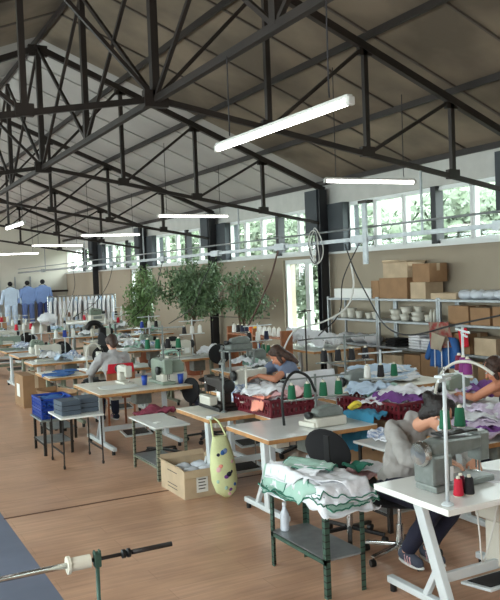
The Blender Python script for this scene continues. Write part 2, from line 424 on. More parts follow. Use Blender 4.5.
# ------------------------------------------------------------------ trusses
ORD = ['nearest the camera, above the cutting rail', 'crossing over the near fluorescent lamp', 'second one seen, meeting the post beside the glazed door', 'third one seen, meeting the wall above the indoor trees',
       'fourth one seen, in front of the far wall', 'farthest, just before the end wall']
for i, t in enumerate(TR):
    T = thing('roof_truss', (XC, t, ZE), 'dark steel roof truss ' + ORD[i], 'roof truss', group='steel roof trusses')
    dz = lambda z: z - ZE
    hs = W - XC - 0.12
    top = MB(); bot = MB()
    gp = lambda c, d: MB().box(c, d).build('gusset_plate', M['steel_dark'], T)
    for sd in (-1, 1):
        tp = lambda k: Vector((sd * hs * k / 4, 0, dz(ZR + (ZE - ZR) * k / 4))); bt = lambda k: Vector((sd * hs * k / 4, 0, dz(ZB + (ZBE - ZB) * k / 4)))
        top.bar(tp(0), tp(4), 0.08, 0.09)
        bot.bar(bt(0), bt(3.8), 0.05, 0.06)
        kn = smoothcurve([bt(3.8), bt(3.93) + Vector((0, 0, -0.03)), bt(4) + Vector((-sd * 0.02, 0, -0.28))], 5)
        bot.tube(kn, 0.03, 6)
        for k in range(1, 4):
            MB().bar(tp(k), bt(k), 0.06, 0.06).build('strut', M['steel_dark'], T)
            gp(bt(k) + Vector((0, 0, 0.03)), (0.18, 0.07, 0.12)); gp(tp(k) - Vector((0, 0, 0.06)), (0.18, 0.06, 0.10))
        for k in range(4):
            if k < 3: MB().bar(bt(k), tp(k + 1), 0.04, 0.04).build('diagonal', M['steel_dark'], T)
    MB().bar(tp(0), bt(0), 0.08, 0.09).build('strut', M['steel_dark'], T)
    gp(bt(0), (0.26, 0.09, 0.17)); gp(tp(0) - Vector((0, 0, 0.05)), (0.3, 0.07, 0.17))
    top.build('top_chord', M['steel_dark'], T); bot.build('bottom_chord', M['steel_dark'], T)
# ridge girder lengthwise
G = thing('ridge_girder', (XC, 0, ZB), 'long dark steel lattice girder running under the roof ridge', 'girder')
MB().span((-0.032, Y0, -0.04), (0.032, Y1, 0.03)).build('bottom_chord', M['steel_dark'], G)
ed = [TR[0] - 5.02] + TR + [TR[-1] + 4.8]
for a, b in zip(ed[:-1], ed[1:]):
    m_ = (a + b) / 2; h = ZR - ZB
    if a < Y0: continue
    MB().bar((0, m_, 0), (0, m_, h), 0.07, 0.09).build('strut', M['steel_dark'], G)
    for (p, q) in (((a, h), (m_, 0)), ((m_, h), (a, 0)), ((b, h), (m_, 0)), ((m_, h), (b, 0))):
        MB().bar((0, p[0], p[1]), (0, q[0], q[1]), 0.04, 0.04).build('diagonal', M['steel_dark'], G)

# ------------------------------------------------------------------ lamps
def lamp(a, b, label, wires=((0.12, 1.2), (0.88, 1.2))):
    a, b = Vector(a), Vector(b); L = (b - a).length; d = (b - a) / L; c = (a + b) / 2
    T = thing('fluorescent_lamp', c, label, 'ceiling lamp', group='fluorescent ceiling lamps')
    h = MB(); h.bar(-d * L / 2 + Vector((0, 0, 0.03)), d * L / 2 + Vector((0, 0, 0.03)), 0.05, 0.03); h.build('housing', M['housing'], T, bevel=0.008)
    t = MB(); t.tube([-d * (L / 2 - 0.02), d * (L / 2 - 0.02)], 0.026, 12); t.build('diffuser', M['tube_on'], T, smooth=True)
    for e in (-1, 1):
        MB().bar(d * e * (L / 2 - 0.02), d * e * (L / 2 + 0.02), 0.055, 0.06).build('end_cap', M['housing'], T, bevel=0.01)
    for f_, hh in wires:
        p = -d * L / 2 + d * L * f_; x = c + p; top = (roofz(x.x) - 0.03 if abs(x.x - XC) > 0.12 else ZB - 0.04) - x.z
        MB().tube(smoothcurve([p + Vector((0, 0, 0.07)), p + Vector((0.01, 0.02, 0.2)), p + Vector((0, 0, top))], 5), 0.006, 5).build('hanging_wire', M['cable_black'], T)
lamp((2.93, 6.02, 3.2), (2.96, 4.11, 3.2), 'large lit fluorescent lamp hanging nearest, over the middle tables')
lamp((5.85, 8.75, 3.34), (7.05, 8.35, 3.30), 'lit fluorescent lamp hanging near the high windows, right of centre')
lamp((5.8, 14.8, 3.38), (7.27, 14.55, 3.36), 'lit fluorescent lamp hanging above the indoor trees')
lamp((5.7, 20.1, 3.32), (7.25, 19.9, 3.32), 'lit fluorescent lamp hanging left of the one above the trees')
lamp((5.55, 25.3, 3.32), (7.15, 25.1, 3.30), 'small lit fluorescent lamp hanging far back on the left')
lamp((4.9, 29.6, 3.22), (6.6, 29.0, 3.22), 'small lit fluorescent lamp hanging lowest, at the left edge')
lamp((3.0, 14.2, 3.2), (2.97, 15.7, 3.2), 'small lit fluorescent lamp at left edge pointing into the depth')
for x, y, q in ((5.8, 2.2, 'over the near right corner'), (0.0, 2.5, 'near the walkway start'), (0.2, 8.5, 'first over the walkway side'), (0.2, 15, 'second over the walkway side'), (0.2, 22, 'third over the walkway side')):
    lamp((x, y, 3.25), (x, y + 1.55, 3.25), 'added lit fluorescent lamp out of view, ' + q)  # unseen lamps, added as further light for the hall

# ------------------------------------------------------------------ busbar over the tables
B = thing('power_busbar', (6.5, 16, 2.56), 'white overhead power rail running along the window wall on brackets', 'power rail')
b = MB(); b.span((-0.025, -18, -0.03), (0.025, 16.3, 0.025)); b.build('rail', M['galv'], B)
MB().tube([(0, -18, 0.15), (0, 16.3, 0.15)], 0.014, 8).build('conduit', M['galv'], B)
for k, y in enumerate((6.2, 8.9, 11.1, 13.6, 16.4, 20, 24, 28)):
    MB().span((-0.045, y - 16 - 0.16, -0.06), (0.045, y - 16 + 0.16, 0.05)).build('tap_off_box', M['galv'], B)
for t in TR[1:]:
    zt = ZB + (ZBE - ZB) * (6.5 - XC) / (W - XC) - 2.56
    MB().span((-0.012, t - 16 - 0.012, 0), (0.012, t - 16 + 0.012, zt)).build('hanger', M['galv'], B)
# drop pole
D = thing('cable_drop_pole', (6.40, 8.62, 2.1), 'short grey vertical duct hanging from the overhead power rail', 'cable duct')
d = MB(); d.span((-0.03, -0.045, 0.1), (0.0, 0.045, 0.93)); d.build('duct', M['galv'], D); MB().span((-0.05, -0.10, 0.93), (0.06, 0.10, 0.97)).build('bracket', M['steel_dark'], D)

def cable(pts, r, m, label, name='power_cable', k=8):
    return tag(MB().tube(smoothcurve(pts, k), r, 6).build(name, m, smooth=True), label, 'cable')
# ================================================================== LAYOUT CONTINUES
# ------------------------------------------------------------------ outdoors
struct(MB().span((W + 0.5, -20, -0.6), (60, 70, -0.3)).build('ground_outside', M['grass']))
hv = []; hf_ = []
for i in range(25):
    for j in range(61):
        x = 24 + i * 1.4; y = -20 + j * 2.0
        hv.append((x, y, -0.5 + 11 * (1 - math.exp(-((i / 7.0) ** 1.5))) + 1.6 * noise.noise(Vector((x * 0.3, y * 0.3, 1))) * min(1, i / 3)))
hf_ = [(i * 61 + j, (i + 1) * 61 + j, (i + 1) * 61 + j + 1, i * 61 + j + 1) for i in range(24) for j in range(60)]
struct(MB().add(hv, hf_).build('ground_hillside', M['hill'], smooth=True))
def outdoor_tree(x, y, h, r, label, seed):
    rnd = random.Random(seed)
    T = thing('outdoor_tree', (x, y, -0.3), label, 'tree', group='trees outside the windows')
    MB().tube([(0, 0, 0), (0.1, 0.1, h * 0.35), (0, 0, h * 0.7)], [0.16, 0.13, 0.06], 8).build('trunk', M['bark'], T, smooth=True)
    f = MB()
    for k in range(4200):
        d = Vector((rnd.gauss(0, 1), rnd.gauss(0, 1), rnd.gauss(0, 1))).normalized() * (r * rnd.uniform(0.35, 1.0))
        c = Vector((d.x, d.y, d.z * 0.9 * h / (2 * r) + h * 0.55))
        a = Vector((rnd.uniform(-1, 1), rnd.uniform(-1, 1), rnd.uniform(-1, 1))).normalized(); b = a.orthogonal().normalized(); sz = rnd.uniform(0.10, 0.2)
        f.add([c - a * sz, c + b * sz * 0.6, c + a * sz, c - b * sz * 0.6], [(0, 1, 2, 3)])
    f.build('foliage', M['tree_leaf'], T)
wh = ['beyond the rightmost high windows', 'beyond the windows above the storage shelves', 'beyond the glazed door', 'beyond the windows left of the dark pier', 'beyond the windows above the indoor trees', 'far beyond the left high windows', 'farthest outside the left windows']
for i, (x, y, h, r) in enumerate([(14.5, 11.5, 5.2, 2.2), (15, 15.8, 4.8, 2.1), (14.5, 20.5, 5.0, 2.3), (15, 26, 5.2, 2.3), (15.5, 32, 5.6, 2.6), (16, 39, 6, 3), (16, 47, 6.5, 3.2)]):
    outdoor_tree(x, y, h, r, 'pale green leafy tree outside, ' + wh[i], 100 + i)

# ================================================================== FURNITURE BUILDERS
def sewing_table(x0, x1, y0, y1, label, top=None, edge=None, legm=None, z=0.76, th=0.035, group='sewing tables', inset=0.17, treadle=True, box=True, opside=1, lean=None):
    cx, cy = (x0 + x1) / 2, (y0 + y1) / 2; w, d = x1 - x0, y1 - y0
    top = top or M['white_lam']; edge = edge or M['ply_edge']; legm = legm or M['white_metal']
    T = thing('sewing_table', (cx, cy, 0), label, 'table', group=group)
    MB().box((0, 0, z - 0.004), (w, d, 0.008)).build('tabletop', top, T, bevel=0.003)
    MB().box((0, 0, z - 0.008 - th / 2), (w - 0.002, d - 0.002, th)).build('edge_band', edge, T, bevel=0.004)
    for sx in (-1, 1):
        lx = sx * (w / 2 - inset); l = MB()
        ly0, ly1, fo = lean if lean else (0.0, -0.05 * opside, 0.0)
        l.bar((lx, ly0, z - 0.04), (lx, ly1, 0.09), 0.05, 0.075)
        l.box((lx, 0, z - 0.055), (0.05, d * 0.75, 0.03))
        l.box((lx, fo, 0.075), (0.05, d * 0.95, 0.045))
        l.bar((lx, ly1 + 0.20, 0.09), (lx, ly1 + 0.08, 0.30), 0.04, 0.04)
        leg = l.build('leg', legm, T, bevel=0.006)
        for sy in (-1, 1):
            MB().cyl((lx, fo + sy * d * 0.42, 0), (lx, fo + sy * d * 0.42, 0.055), 0.022).build('foot', M['black'], leg)
    MB().box((0, -0.05 * opside if not lean else ly1 + 0.05, 0.24), (w - 2 * inset - 0.05, 0.03, 0.06)).build('crossbar', legm, T, bevel=0.004)
    if treadle:
        t = MB(); t.box((0.05, 0.05 * opside, 0.13), (0.36, 0.26, 0.018), rx=R(8) * opside); tr = t.build('treadle', legm, T, bevel=0.004)
        MB().box((0.05, 0.05 * opside, 0.143), (0.30, 0.20, 0.006), rx=R(8) * opside).build('rubber_pad', M['black'], tr)
        MB().cyl((0.18, 0, 0.14), (0.18, 0, z - 0.1), 0.007, n=6).build('pull_rod', M['chrome'], T)
    if box:
        b = MB(); b.box((0.12, 0, z - 0.16), (0.22, 0.2, 0.18)); b.build('motor', M['machine_grey'], T, bevel=0.015)
        MB().box((-0.22, 0.0, z - 0.12), (0.14, 0.1, 0.1)).build('switch_box', M['machine_white'], T, bevel=0.01)
    return T

def lockstitch(body, dark=None):
    dark = dark or M['chrome']
    T = thing('sewing_machine', (0, 0, 0), '', 'sewing machine')
    b = MB(); b.box((0.22, 0, 0.02), (0.50, 0.18, 0.04)); b.build('bed', body, T, bevel=0.008)
    q = MB(); q.prism([(-0.02, 0.04), (0.14, 0.04), (0.13, 0.17), (0.17, 0.20), (0.40, 0.215), (0.40, 0.30), (0.05, 0.315), (-0.02, 0.29)], 'Y', -0.06, 0.06)
    q.build('arm', body, T, bevel=0.018)
    h = MB(); h.box((0.425, 0, 0.225), (0.085, 0.115, 0.19)); h.build('head', body, T, bevel=0.014)
    w_ = MB(); w_.lathe([(0.02, -0.09), (0.065, -0.085), (0.078, -0.07), (0.078, -0.045), (0.06, -0.035), (0.03, -0.015)], (0, 0, 0.235), 20, 'X'); w_.build('handwheel', dark, T, smooth=False)
    n = MB(); n.cyl((0.425, 0.02, 0.135), (0.425, 0.02, 0.07), 0.006, n=8); n.cyl((0.425, 0.02, 0.07), (0.425, 0.02, 0.045), 0.0025, n=6); n.build('needle_bar', M['chrome'], T)
    f = MB(); f.cyl((0.425, -0.005, 0.135), (0.425, -0.005, 0.055), 0.006, n=8); f.box((0.425, 0.012, 0.048), (0.022, 0.04, 0.008)); f.build('presser_foot', M['chrome'], T)
    MB().box((0.07, 0.062, 0.12), (0.09, 0.004, 0.1)).build('name_plate', M['paper'], T)
    MB().lathe([(0.012, 0), (0.018, 0.006), (0.018, 0.012), (0.006, 0.03)], (0.39, 0.058, 0.24), 12, 'Y').build('tension_dial', M['chrome'], T)
    MB().tube([(0.12, 0, 0.31), (0.12, 0, 0.36), (0.18, 0, 0.38), (0.24, 0, 0.36)], 0.004, 6).build('thread_guide', M['chrome'], T)
    return T
def overlock(body, trim=None):
    T = thing('overlock_machine', (0, 0, 0), '', 'sewing machine')
    b = MB(); b.box((0, 0, 0.07), (0.34, 0.24, 0.14)); b.build('bed', body, T, bevel=0.02)
    u = MB(); u.prism([(-0.15, 0.14), (0.12, 0.14), (0.14, 0.20), (0.12, 0.26), (0.02, 0.29), (-0.10, 0.30), (-0.15, 0.24)], 'Y', -0.05, 0.09); u.build('arm', trim or body, T, bevel=0.02)
    w_ = MB(); w_.lathe([(0.02, 0.15), (0.05, 0.16), (0.055, 0.18), (0.055, 0.2), (0.03, 0.21)], (0, 0, 0.17), 18, 'X'); w_.build('handwheel', M['black'], T)
    n = MB(); n.cyl((-0.1, -0.03, 0.25), (-0.1, -0.03, 0.15), 0.006, n=8); n.build('needle_bar', M['chrome'], T)
    for k in range(3):
        MB().lathe([(0.012, 0), (0.016, 0.005), (0.016, 0.012), (0.006, 0.03)], (-0.06 + 0.05 * k, -0.055, 0.24), 10, 'Y').build('tension_dial', M['chrome'], T).scale = (1, 1, 1)
    MB().box((0, -0.122, 0.08), (0.2, 0.004, 0.06)).build('front_plate', M['grey_metal'], T)
    g = MB(); g.tube([(-0.1, 0.05, 0.29), (-0.1, 0.05, 0.40)], 0.005, 6); g.bar((-0.16, 0.05, 0.40), (0.02, 0.05, 0.40), 0.008, 0.012); g.build('thread_guide', M['chrome'], T)
    return T
def cone_proto(m):
    T = thing('thread_cone', (0, 0, 0), '', 'thread cone')
    MB().lathe([(0.036, 0.006), (0.040, 0.012), (0.038, 0.03), (0.030, 0.125), (0.024, 0.133)], n=16).build('thread', m, T, smooth=True)
    MB().lathe([(0.034, 0), (0.034, 0.006), (0.016, 0.134), (0.013, 0.152), (0.009, 0.152)], n=12).build('core', M['cone_core'], T, smooth=True)
    return T
CP = {k: cone_proto(v) for k, v in CONE.items()}
USED = set()
def place(proto, loc, rz, label, group=None, key=None, scale=None):
    if id(proto) not in USED:
        USED.add(id(proto)); o = proto; o.location = loc; o.rotation_euler = (0, 0, rz); o['label'] = label
        if group: o['group'] = group
        if scale: o.scale = scale
        return o
    return dup(proto, loc, rz, label, group, scale)
KEEP = []
def cone(color, loc, label, group='thread cones', sc=1.0):
    o = place(CP[color], loc, random.uniform(0, 6), label, group); o.scale = (sc, sc, sc)
def thread_stand(x, y, z, h, rz, label, m=None, tray=0.45, arms=2, arm=0.26, pins=3, group='thread stands'):
    m = m or M['white_metal']
    T = thing('thread_stand', (x, y, z), label, 'thread stand', rz, group)
    MB().cyl((0, 0, 0), (0, 0, h), 0.011, n=10).build('post', m, T, smooth=True)
    MB().lathe([(0.035, 0), (0.035, 0.008), (0.016, 0.02)], n=14).build('base', m, T)
    MB().box((0, 0, tray), (arm * 1.35, 0.05, 0.012)).build('cone_tray', m, T)
    MB().bar((-arm * 0.7, 0, h - 0.03), (arm * 0.7, 0, h - 0.03), 0.014, 0.014).build('cross_arm', m, T)
    for k in range(pins):
        px = (-0.5 + (k + 0.5) / pins) * arm * 1.3
        MB().cyl((px, 0, tray), (px, 0, tray + 0.05), 0.005, n=6).build('spool_pin', M['chrome'], T)
        MB().tube([(px, 0, h - 0.03), (px, 0.02, h - 0.05), (px, 0.0, h - 0.06)], 0.003, 5).build('thread_eye', M['chrome'], T)
    return T
ORDL = lambda k, n: 'leftmost' if k == 0 else 'rightmost' if k == n - 1 else ['', 'second', 'third', 'fourth', 'fifth', 'sixth', 'seventh', 'eighth', 'ninth', 'tenth', 'eleventh', 'twelfth', 'thirteenth', 'fourteenth', 'fifteenth'][k] + ' from left'
def stand_cones(x, y, z, rz, cols, arm=0.26, tray=0.45, where='', pins=None, txt=None):
    n_ = len(cols)
    for k, c in enumerate(cols):
        if not c: continue
        px = (-0.5 + (k + 0.5) / n_) * arm * 1.3
        cone(c, (x + px * math.cos(rz), y + px * math.sin(rz), z + tray + 0.006), (txt % (c, ORDL(k, n_))) if txt else '%s cone, %s on the stand %s' % (c, ORDL(k, n_), where), 'cones ' + where)
def hoop(pts, r, m, label):
    return tag(MB().tube(smoothcurve(pts, 8), r, 8).build('thread_guide_hoop', m, smooth=True), label, 'thread guide')

def office_chair(x, y, rz, label, back=True, seat_m=None, sz=0.47, back_z=0.42, kind='plain'):
    T = thing('office_chair', (x, y, 0), label, 'chair', rz, 'work chairs'); sm = seat_m or M['black_fab']
    for k in range(5):
        a = 2 * PI * k / 5 + 0.3; c, s_ = math.cos(a), math.sin(a)
        lg = MB().bar((0.03 * c, 0.03 * s_, 0.10), (0.28 * c, 0.28 * s_, 0.07), 0.035, 0.025).build('leg', M['chrome'] if kind == 'chrome' else M['black'], T, bevel=0.004)
        MB().lathe([(0.026, -0.018), (0.028, 0), (0.026, 0.018)], (0.28 * c, 0.28 * s_, 0.03), 12, 'X').build('caster', M['black'], lg)
    MB().tube([(0, 0, 0.06), (0, 0, 0.25), (0, 0, 0.25), (0, 0, sz - 0.05)], [0.028, 0.028, 0.016, 0.016], 12).build('gas_column', M['chrome'], T)
    MB().ell((0, 0, sz), (0.23, 0.22, 0.045), nu=20).build('seat', sm, T, smooth=True)
    if back:
        MB().bar((0, -0.17, sz - 0.03), (0, -0.25, sz - 0.02), 0.05, 0.012).build('back_bracket', M['black'], T)
        MB().bar((0, -0.25, sz - 0.03), (0, -0.27, sz + back_z), 0.05, 0.012, (0, 1, 0)).build('back_bar', M['black'], T)
        b = MB(); b.ell((0, -0.25, sz + back_z), (0.20, 0.035, 0.16), Matrix.Rotation(R(-8), 3, 'X'), nu=20, nv=12); b.build('backrest', sm, T, smooth=True)
    return T

def carton(x0, x1, y0, y1, z0, z1, label, m=None, rz=0.0, open_=False, tape=True, tag_=True, group='cartons', flaps=True):
    m = m or M['card']; cx, cy = (x0 + x1) / 2, (y0 + y1) / 2; w, d, h = x1 - x0, y1 - y0, z1 - z0
    T = thing('carton', (cx, cy, z0), label, 'box', rz, group); b = MB(); t = 0.006
    if open_:
        b.span((-w / 2, -d / 2, 0), (w / 2, d / 2, t))
        for q in (-1, 1):
            b.span((q * w / 2 - t / 2, -d / 2, 0), (q * w / 2 + t / 2, d / 2, h)); b.span((-w / 2, q * d / 2 - t / 2, 0), (w / 2, q * d / 2 + t / 2, h))
        b.build('body', m, T)
        if flaps:
            for q in (-1, 1):
                MB().bar((q * w / 2, 0, h), (q * (w / 2 + 0.03), 0, h + 0.03), d, t, (0, 0, 1)).build('flap', m, T)
                MB().bar((0, q * d / 2, h), (0, q * (d / 2 + 0.02), h - 0.07 if q < 0 else h + 0.05), w, t, (0, 0, 1)).build('flap', m, T)
    else:
        b.span((-w / 2, -d / 2, 0), (w / 2, d / 2, h)); b.build('body', m, T, bevel=0.004)
        if tape: 
            k = MB(); k.span((-0.03, -d / 2 - 0.002, h * 0.6), (0.03, -d / 2, h + 0.002)); k.span((-0.03, -d / 2, h), (0.03, d / 2, h + 0.002)); k.build('tape', M['card_pale'], T)
    if tag_:
        MB().span((-w / 2 - 0.003, -d * 0.12, h * 0.3), (-w / 2 - 0.001, d * 0.22, h * 0.7)).build('shipping_label', M['paper'], T)
    return T

def crate(cx, cy, z, w, d, h, m, label, rz=0.0, group='plastic crates'):
    T = thing('plastic_crate', (cx, cy, z), label, 'crate', rz, group); b = MB(); t = 0.012
    b.span((-w / 2, -d / 2, 0), (w / 2, d / 2, t))
    for q in (-1, 1):
        for zz in (0.0, h * 0.42, h - 0.03):
            b.span((q * w / 2 - t / 2, -d / 2, zz), (q * w / 2 + t / 2, d / 2, zz + 0.03)); b.span((-w / 2, q * d / 2 - t / 2, zz), (w / 2, q * d / 2 + t / 2, zz + 0.03))
        n1 = int(w / 0.05); n2 = int(d / 0.05)
        for i in range(n1 + 1): b.span((-w / 2 + w * i / n1 - 0.012, q * d / 2 - t / 2, 0), (-w / 2 + w * i / n1 + 0.012, q * d / 2 + t / 2, h - 0.01))
        for i in range(n2 + 1): b.span((q * w / 2 - t / 2, -d / 2 + d * i / n2 - 0.012, 0), (q * w / 2 + t / 2, -d / 2 + d * i / n2 + 0.012, h - 0.01))
    b.build('basket', m, T)
    r = MB()
    for q in (-1, 1):
        r.span((q * w / 2 - 0.014, -d / 2 - 0.014, h - 0.02), (q * w / 2 + 0.014, d / 2 + 0.014, h)); r.span((-w / 2 - 0.014, q * d / 2 - 0.014, h - 0.02), (w / 2 + 0.014, q * d / 2 + 0.014, h))
    r.build('rim', m, T)
    return T

def garment(cx, cy, z, sx, sy, rz, m, label, group='loose garments', fall=None, amp=0.02, seed=0, drop=1.6, name='folded_garment', th=0.01, maxdrop=0.3, dome=0.0, cat='garment', piping=None, corner=0.16):
    rnd = random.Random(seed); nu, nv = 30, 22; off = Vector((rnd.uniform(0, 99), rnd.uniform(0, 99), rnd.uniform(0, 99)))
    b = MB(); vs = []; c, s_ = math.cos(rz), math.sin(rz)
    for i in range(nu + 1):
        for j in range(nv + 1):
            u, v = i / nu * 2 - 1, j / nv * 2 - 1
            ang = math.atan2(v, u); wob = 1 + 0.16 * noise.noise(off + Vector((math.cos(ang) * 1.5, math.sin(ang) * 1.5, 0)))
            e = max(abs(u), abs(v)); sq = 1 - corner * (abs(u) * abs(v))
            x, y = u * sx / 2 * wob * sq, v * sy / 2 * wob * sq
            X, Y = cx + x * c - y * s_, cy + x * s_ + y * c
            hz = amp * 0.35 * abs(math.sin((X * math.cos(seed) + Y * math.sin(seed)) * 38 + 5 * noise.noise(Vector((X * 4, Y * 4, seed))))) + amp * (abs(noise.noise(off + Vector((X * 6, Y * 6, 3)))) * 1.6 + 0.6 * abs(noise.noise(off + Vector((X * 17, Y * 17, 5)))))
            hz += dome * (1 - e * e)
            if fall:
                dx = max(fall[0] - X, X - fall[1], 0); dy = max(fall[2] - Y, Y - fall[3], 0); dd = math.hypot(dx, dy)
                if dd > 0:
                    dr = min(dd * drop, maxdrop); hz -= dr; k = 0.62
                    X -= (dx * k if X > fall[1] else -dx * k if X < fall[0] else 0); Y -= (dy * k if Y > fall[3] else -dy * k if Y < fall[2] else 0)
                    X += 0.012 * noise.noise(Vector((X * 30, Y * 30, seed))); 
            vs.append((X - cx, Y - cy, hz))
    fs = [(i * (nv + 1) + j, (i + 1) * (nv + 1) + j, (i + 1) * (nv + 1) + j + 1, i * (nv + 1) + j + 1) for i in range(nu) for j in range(nv)]
    b.add(vs, fs); o = b.build(name, m, smooth=True); o.location = (cx, cy, z)
    md = o.modifiers.new('solid', 'SOLIDIFY'); md.thickness = th; md.offset = 1
    if piping:
        idx = [i * (nv + 1) for i in range(nu + 1)] + [nu * (nv + 1) + j for j in range(1, nv + 1)] + [i * (nv + 1) + nv for i in range(nu - 1, -1, -1)] + [j for j in range(nv - 1, -1, -1)]
        MB().tube([Vector(vs[k]) + Vector((0, 0, th * 0.5)) for k in idx], 0.0045, 6, cap=False).build('piping', M[piping], o, smooth=True)
    return tag(o, label, cat, group)

# ================================================================== FRONT SEWING STATION
FT = sewing_table(2.92, 4.10, 3.26, 3.94, 'white sewing table with white angled steel legs, nearest at lower right', edge=M['white_lam'], th=0.03, opside=-1, box=False, treadle=True, inset=0.20, lean=(0.17, -0.10, 0.14))
MB().box((0.12, 0.02, 0.60), (0.16, 0.2, 0.20)).build('motor', M['machine_white'], FT, bevel=0.015)
MB().box((0.12, -0.02, 0.36), (0.14, 0.12, 0.28)).build('control_box', M['machine_white'], FT, bevel=0.01)
sm = lockstitch(M['machine_grey']); sm['label'] = 'grey sewing machine on the white table at lower right'; sm['group'] = 'sewing machines'
sm.location = (3.10, 3.62, 0.762); sm.scale = (1.0, 1.0, 0.98); sm.rotation_euler = (0, 0, R(3))
# big side motor casing of this machine
mc = MB(); mc.box((0.035, -0.0, 0.135), (0.17, 0.17, 0.19)); mc.build('motor_casing', M['machine_grey'], sm, bevel=0.02)
MB().span((0.09, -0.0885, 0.06), (0.115, -0.086, 0.15)).build('rating_plate', M['paper'], sm)
th_ = MB(); th_.box((0.22, 0, 0.335), (0.30, 0.10, 0.012)); th_.build('cone_shelf', M['black'], sm)
tag(thread_stand(2.985, 3.335, 0.762, 0.74, R(20), 'white thread stand standing on the corner of the nearest white table', arms=1, tray=0.735, arm=0.10, pins=1), 'white thread stand standing on the corner of the nearest white table', 'thread stand', 'thread stands')
cone('green', (3.255, 3.64, 1.108), 'green thread cone standing left on the grey machine nearest the camera', 'green cones on the nearest machine', 0.92)
cone('green', (3.385, 3.65, 1.108), 'green thread cone standing right on the grey machine nearest the camera', 'green cones on the nearest machine', 0.92)
cone('red', (3.155, 3.43, 0.762), 'red thread cone standing nearest the post on the front table', 'cones on the front table', 0.78)
cone('maroon', (3.215, 3.475, 0.762), 'dark red thread cone between the red and black cones', 'cones on the front table', 0.78)
cone('black', (3.23, 3.42, 0.762), 'black thread cone beside the red cones on the front table', 'cones on the front table', 0.78)
garment(3.62, 3.66, 0.764, 0.26, 0.3, 0.2, M['c_white'], 'white cloth lying under the needle of the nearest machine', amp=0.004, seed=4)
cable([(3.33, 3.47, 0.70), (3.34, 3.46, 0.5), (3.40, 3.50, 0.3), (3.5, 3.52, 0.45), (3.56, 3.5, 0.7)], 0.006, M['cable_white'], 'white cable hanging below the nearest white table')
office_chair(3.53, 4.46, R(170), 'black swivel chair under the woman in the grey shirt', kind='chrome', back=False, sz=0.44)

# ================================================================== SECOND TABLE (overlock)
T2 = sewing_table(3.02, 4.12, 5.47, 6.25, 'grey topped sewing table with wooden edge holding an overlock machine, second from the camera', top=M['grey_lam'])
ov = overlock(M['machine_white'], M['machine_grey']); ov['label'] = 'ivory overlock machine on the wooden edged table behind the pile of garments'; ov['group'] = 'sewing machines'
ov.location = (3.74, 5.72, 0.762); ov.rotation_euler = (0, 0, R(180)); ov.scale = (0.95, 0.9, 0.58)
thread_stand(3.80, 5.96, 0.762, 0.42, R(-4), 'grey thread stand with green cones behind the ivory overlock machine', tray=0.20, arm=0.5, pins=4, m=M['grey_metal'])
stand_cones(3.80, 5.96, 0.762, R(-4), ['green', 'green', 'green', 'green'], arm=0.5, tray=0.20, where='behind the ivory overlock machine')
hoop([(3.41, 5.88, 0.77), (3.40, 5.88, 1.0), (3.44, 5.88, 1.15), (3.54, 5.88, 1.23), (3.66, 5.86, 1.18), (3.73, 5.85, 1.04)], 0.013, M['black'], 'black curved hoop standing on the wooden edged overlock table')
tag(MB().box((3.62, 5.74, 0.785), (0.16, 0.20, 0.045), rz=0.2).build('tool_tray', M['machine_white'], bevel=0.008), 'small ivory tray lying left of the overlock machine', 'tray')
# round backed black chair in front of it
ch = office_chair(3.45, 4.98, R(-70), 'black swivel chair with large round backrest, beside the pile of garments', sz=0.47, back_z=0.40)
for c_ in ch.children:
    if c_.name.startswith('backrest'): c_.scale = (1.1, 1.1, 0.9); c_.rotation_euler = (R(-12), R(24), 0); c_.location = (-0.43, -0.02, -0.03)
garment(3.48, 4.96, 0.51, 0.5, 0.44, 0.3, M['c_pink'], 'pink and white cloth heaped on the seat of the round backed chair', amp=0.05, seed=12, fall=(3.26, 3.70, 4.78, 5.18), maxdrop=0.1, name='cloth_heap', cat='cloth')
garment(3.58, 4.86, 0.56, 0.34, 0.26, 0.9, M['c_white'], 'white cloth on the pink cloth of the round backed chair', amp=0.03, seed=13, name='cloth_heap', cat='cloth')
garment(3.40, 4.78, 0.60, 0.26, 0.16, 0.3, M['c_green'], 'dark green cloth at the front of the round backed chair', amp=0.04, seed=14, name='cloth_heap', cat='cloth')

# ================================================================== GREEN RACK WITH GARMENTS
RK = thing('steel_rack', (2.83, 4.50, 0), 'low green perforated steel rack under the heap of garments', 'rack')
def slotted_leg(x, y, h, par, m, sx=1, sy=1):
    if m.name not in SLOT: SLOT[m.name] = slotted('slotted_' + m.name, m)
    b = MB(); b.prism([(x, y), (x + sx * 0.035, y), (x + sx * 0.035, y + sy * 0.004), (x + sx * 0.004, y + sy * 0.004), (x + sx * 0.004, y + sy * 0.035), (x, y + sy * 0.035)], 'Z', 0, h)
    return b.build('leg', SLOT[m.name], par)
for sx in (-1, 1):
    for sy in (-1, 1): slotted_leg(sx * 0.155, sy * 0.36, 0.66, RK, M['green_metal'], -sx, -sy)
MB().box((0, 0, 0.655), (0.33, 0.76, 0.02)).build('top_shelf', M['olive_metal'], RK, bevel=0.004)
MB().box((0, 0, 0.25), (0.31, 0.72, 0.012)).build('lower_shelf', M['galv'], RK)
for sx in (-1, 1): MB().box((sx * 0.152, 0, 0.235), (0.006, 0.72, 0.035)).build('shelf_rail', M['green_metal'], RK)
bt_ = thing('spray_bottle', (2.76, 4.80, 0.256), 'clear plastic bottle standing on the lower shelf of the green rack', 'bottle')
MB().lathe([(0.03, 0), (0.033, 0.01), (0.033, 0.12), (0.015, 0.16), (0.013, 0.18)], n=14).build('body', M['poly'], bt_, smooth=True); MB().cyl((0, 0, 0.18), (0, 0, 0.205), 0.016).build('cap', M['c_white'], bt_)
F = (2.66, 3.0, 4.12, 4.88); z = 0.667
PG = 'garments heaped on the green rack'
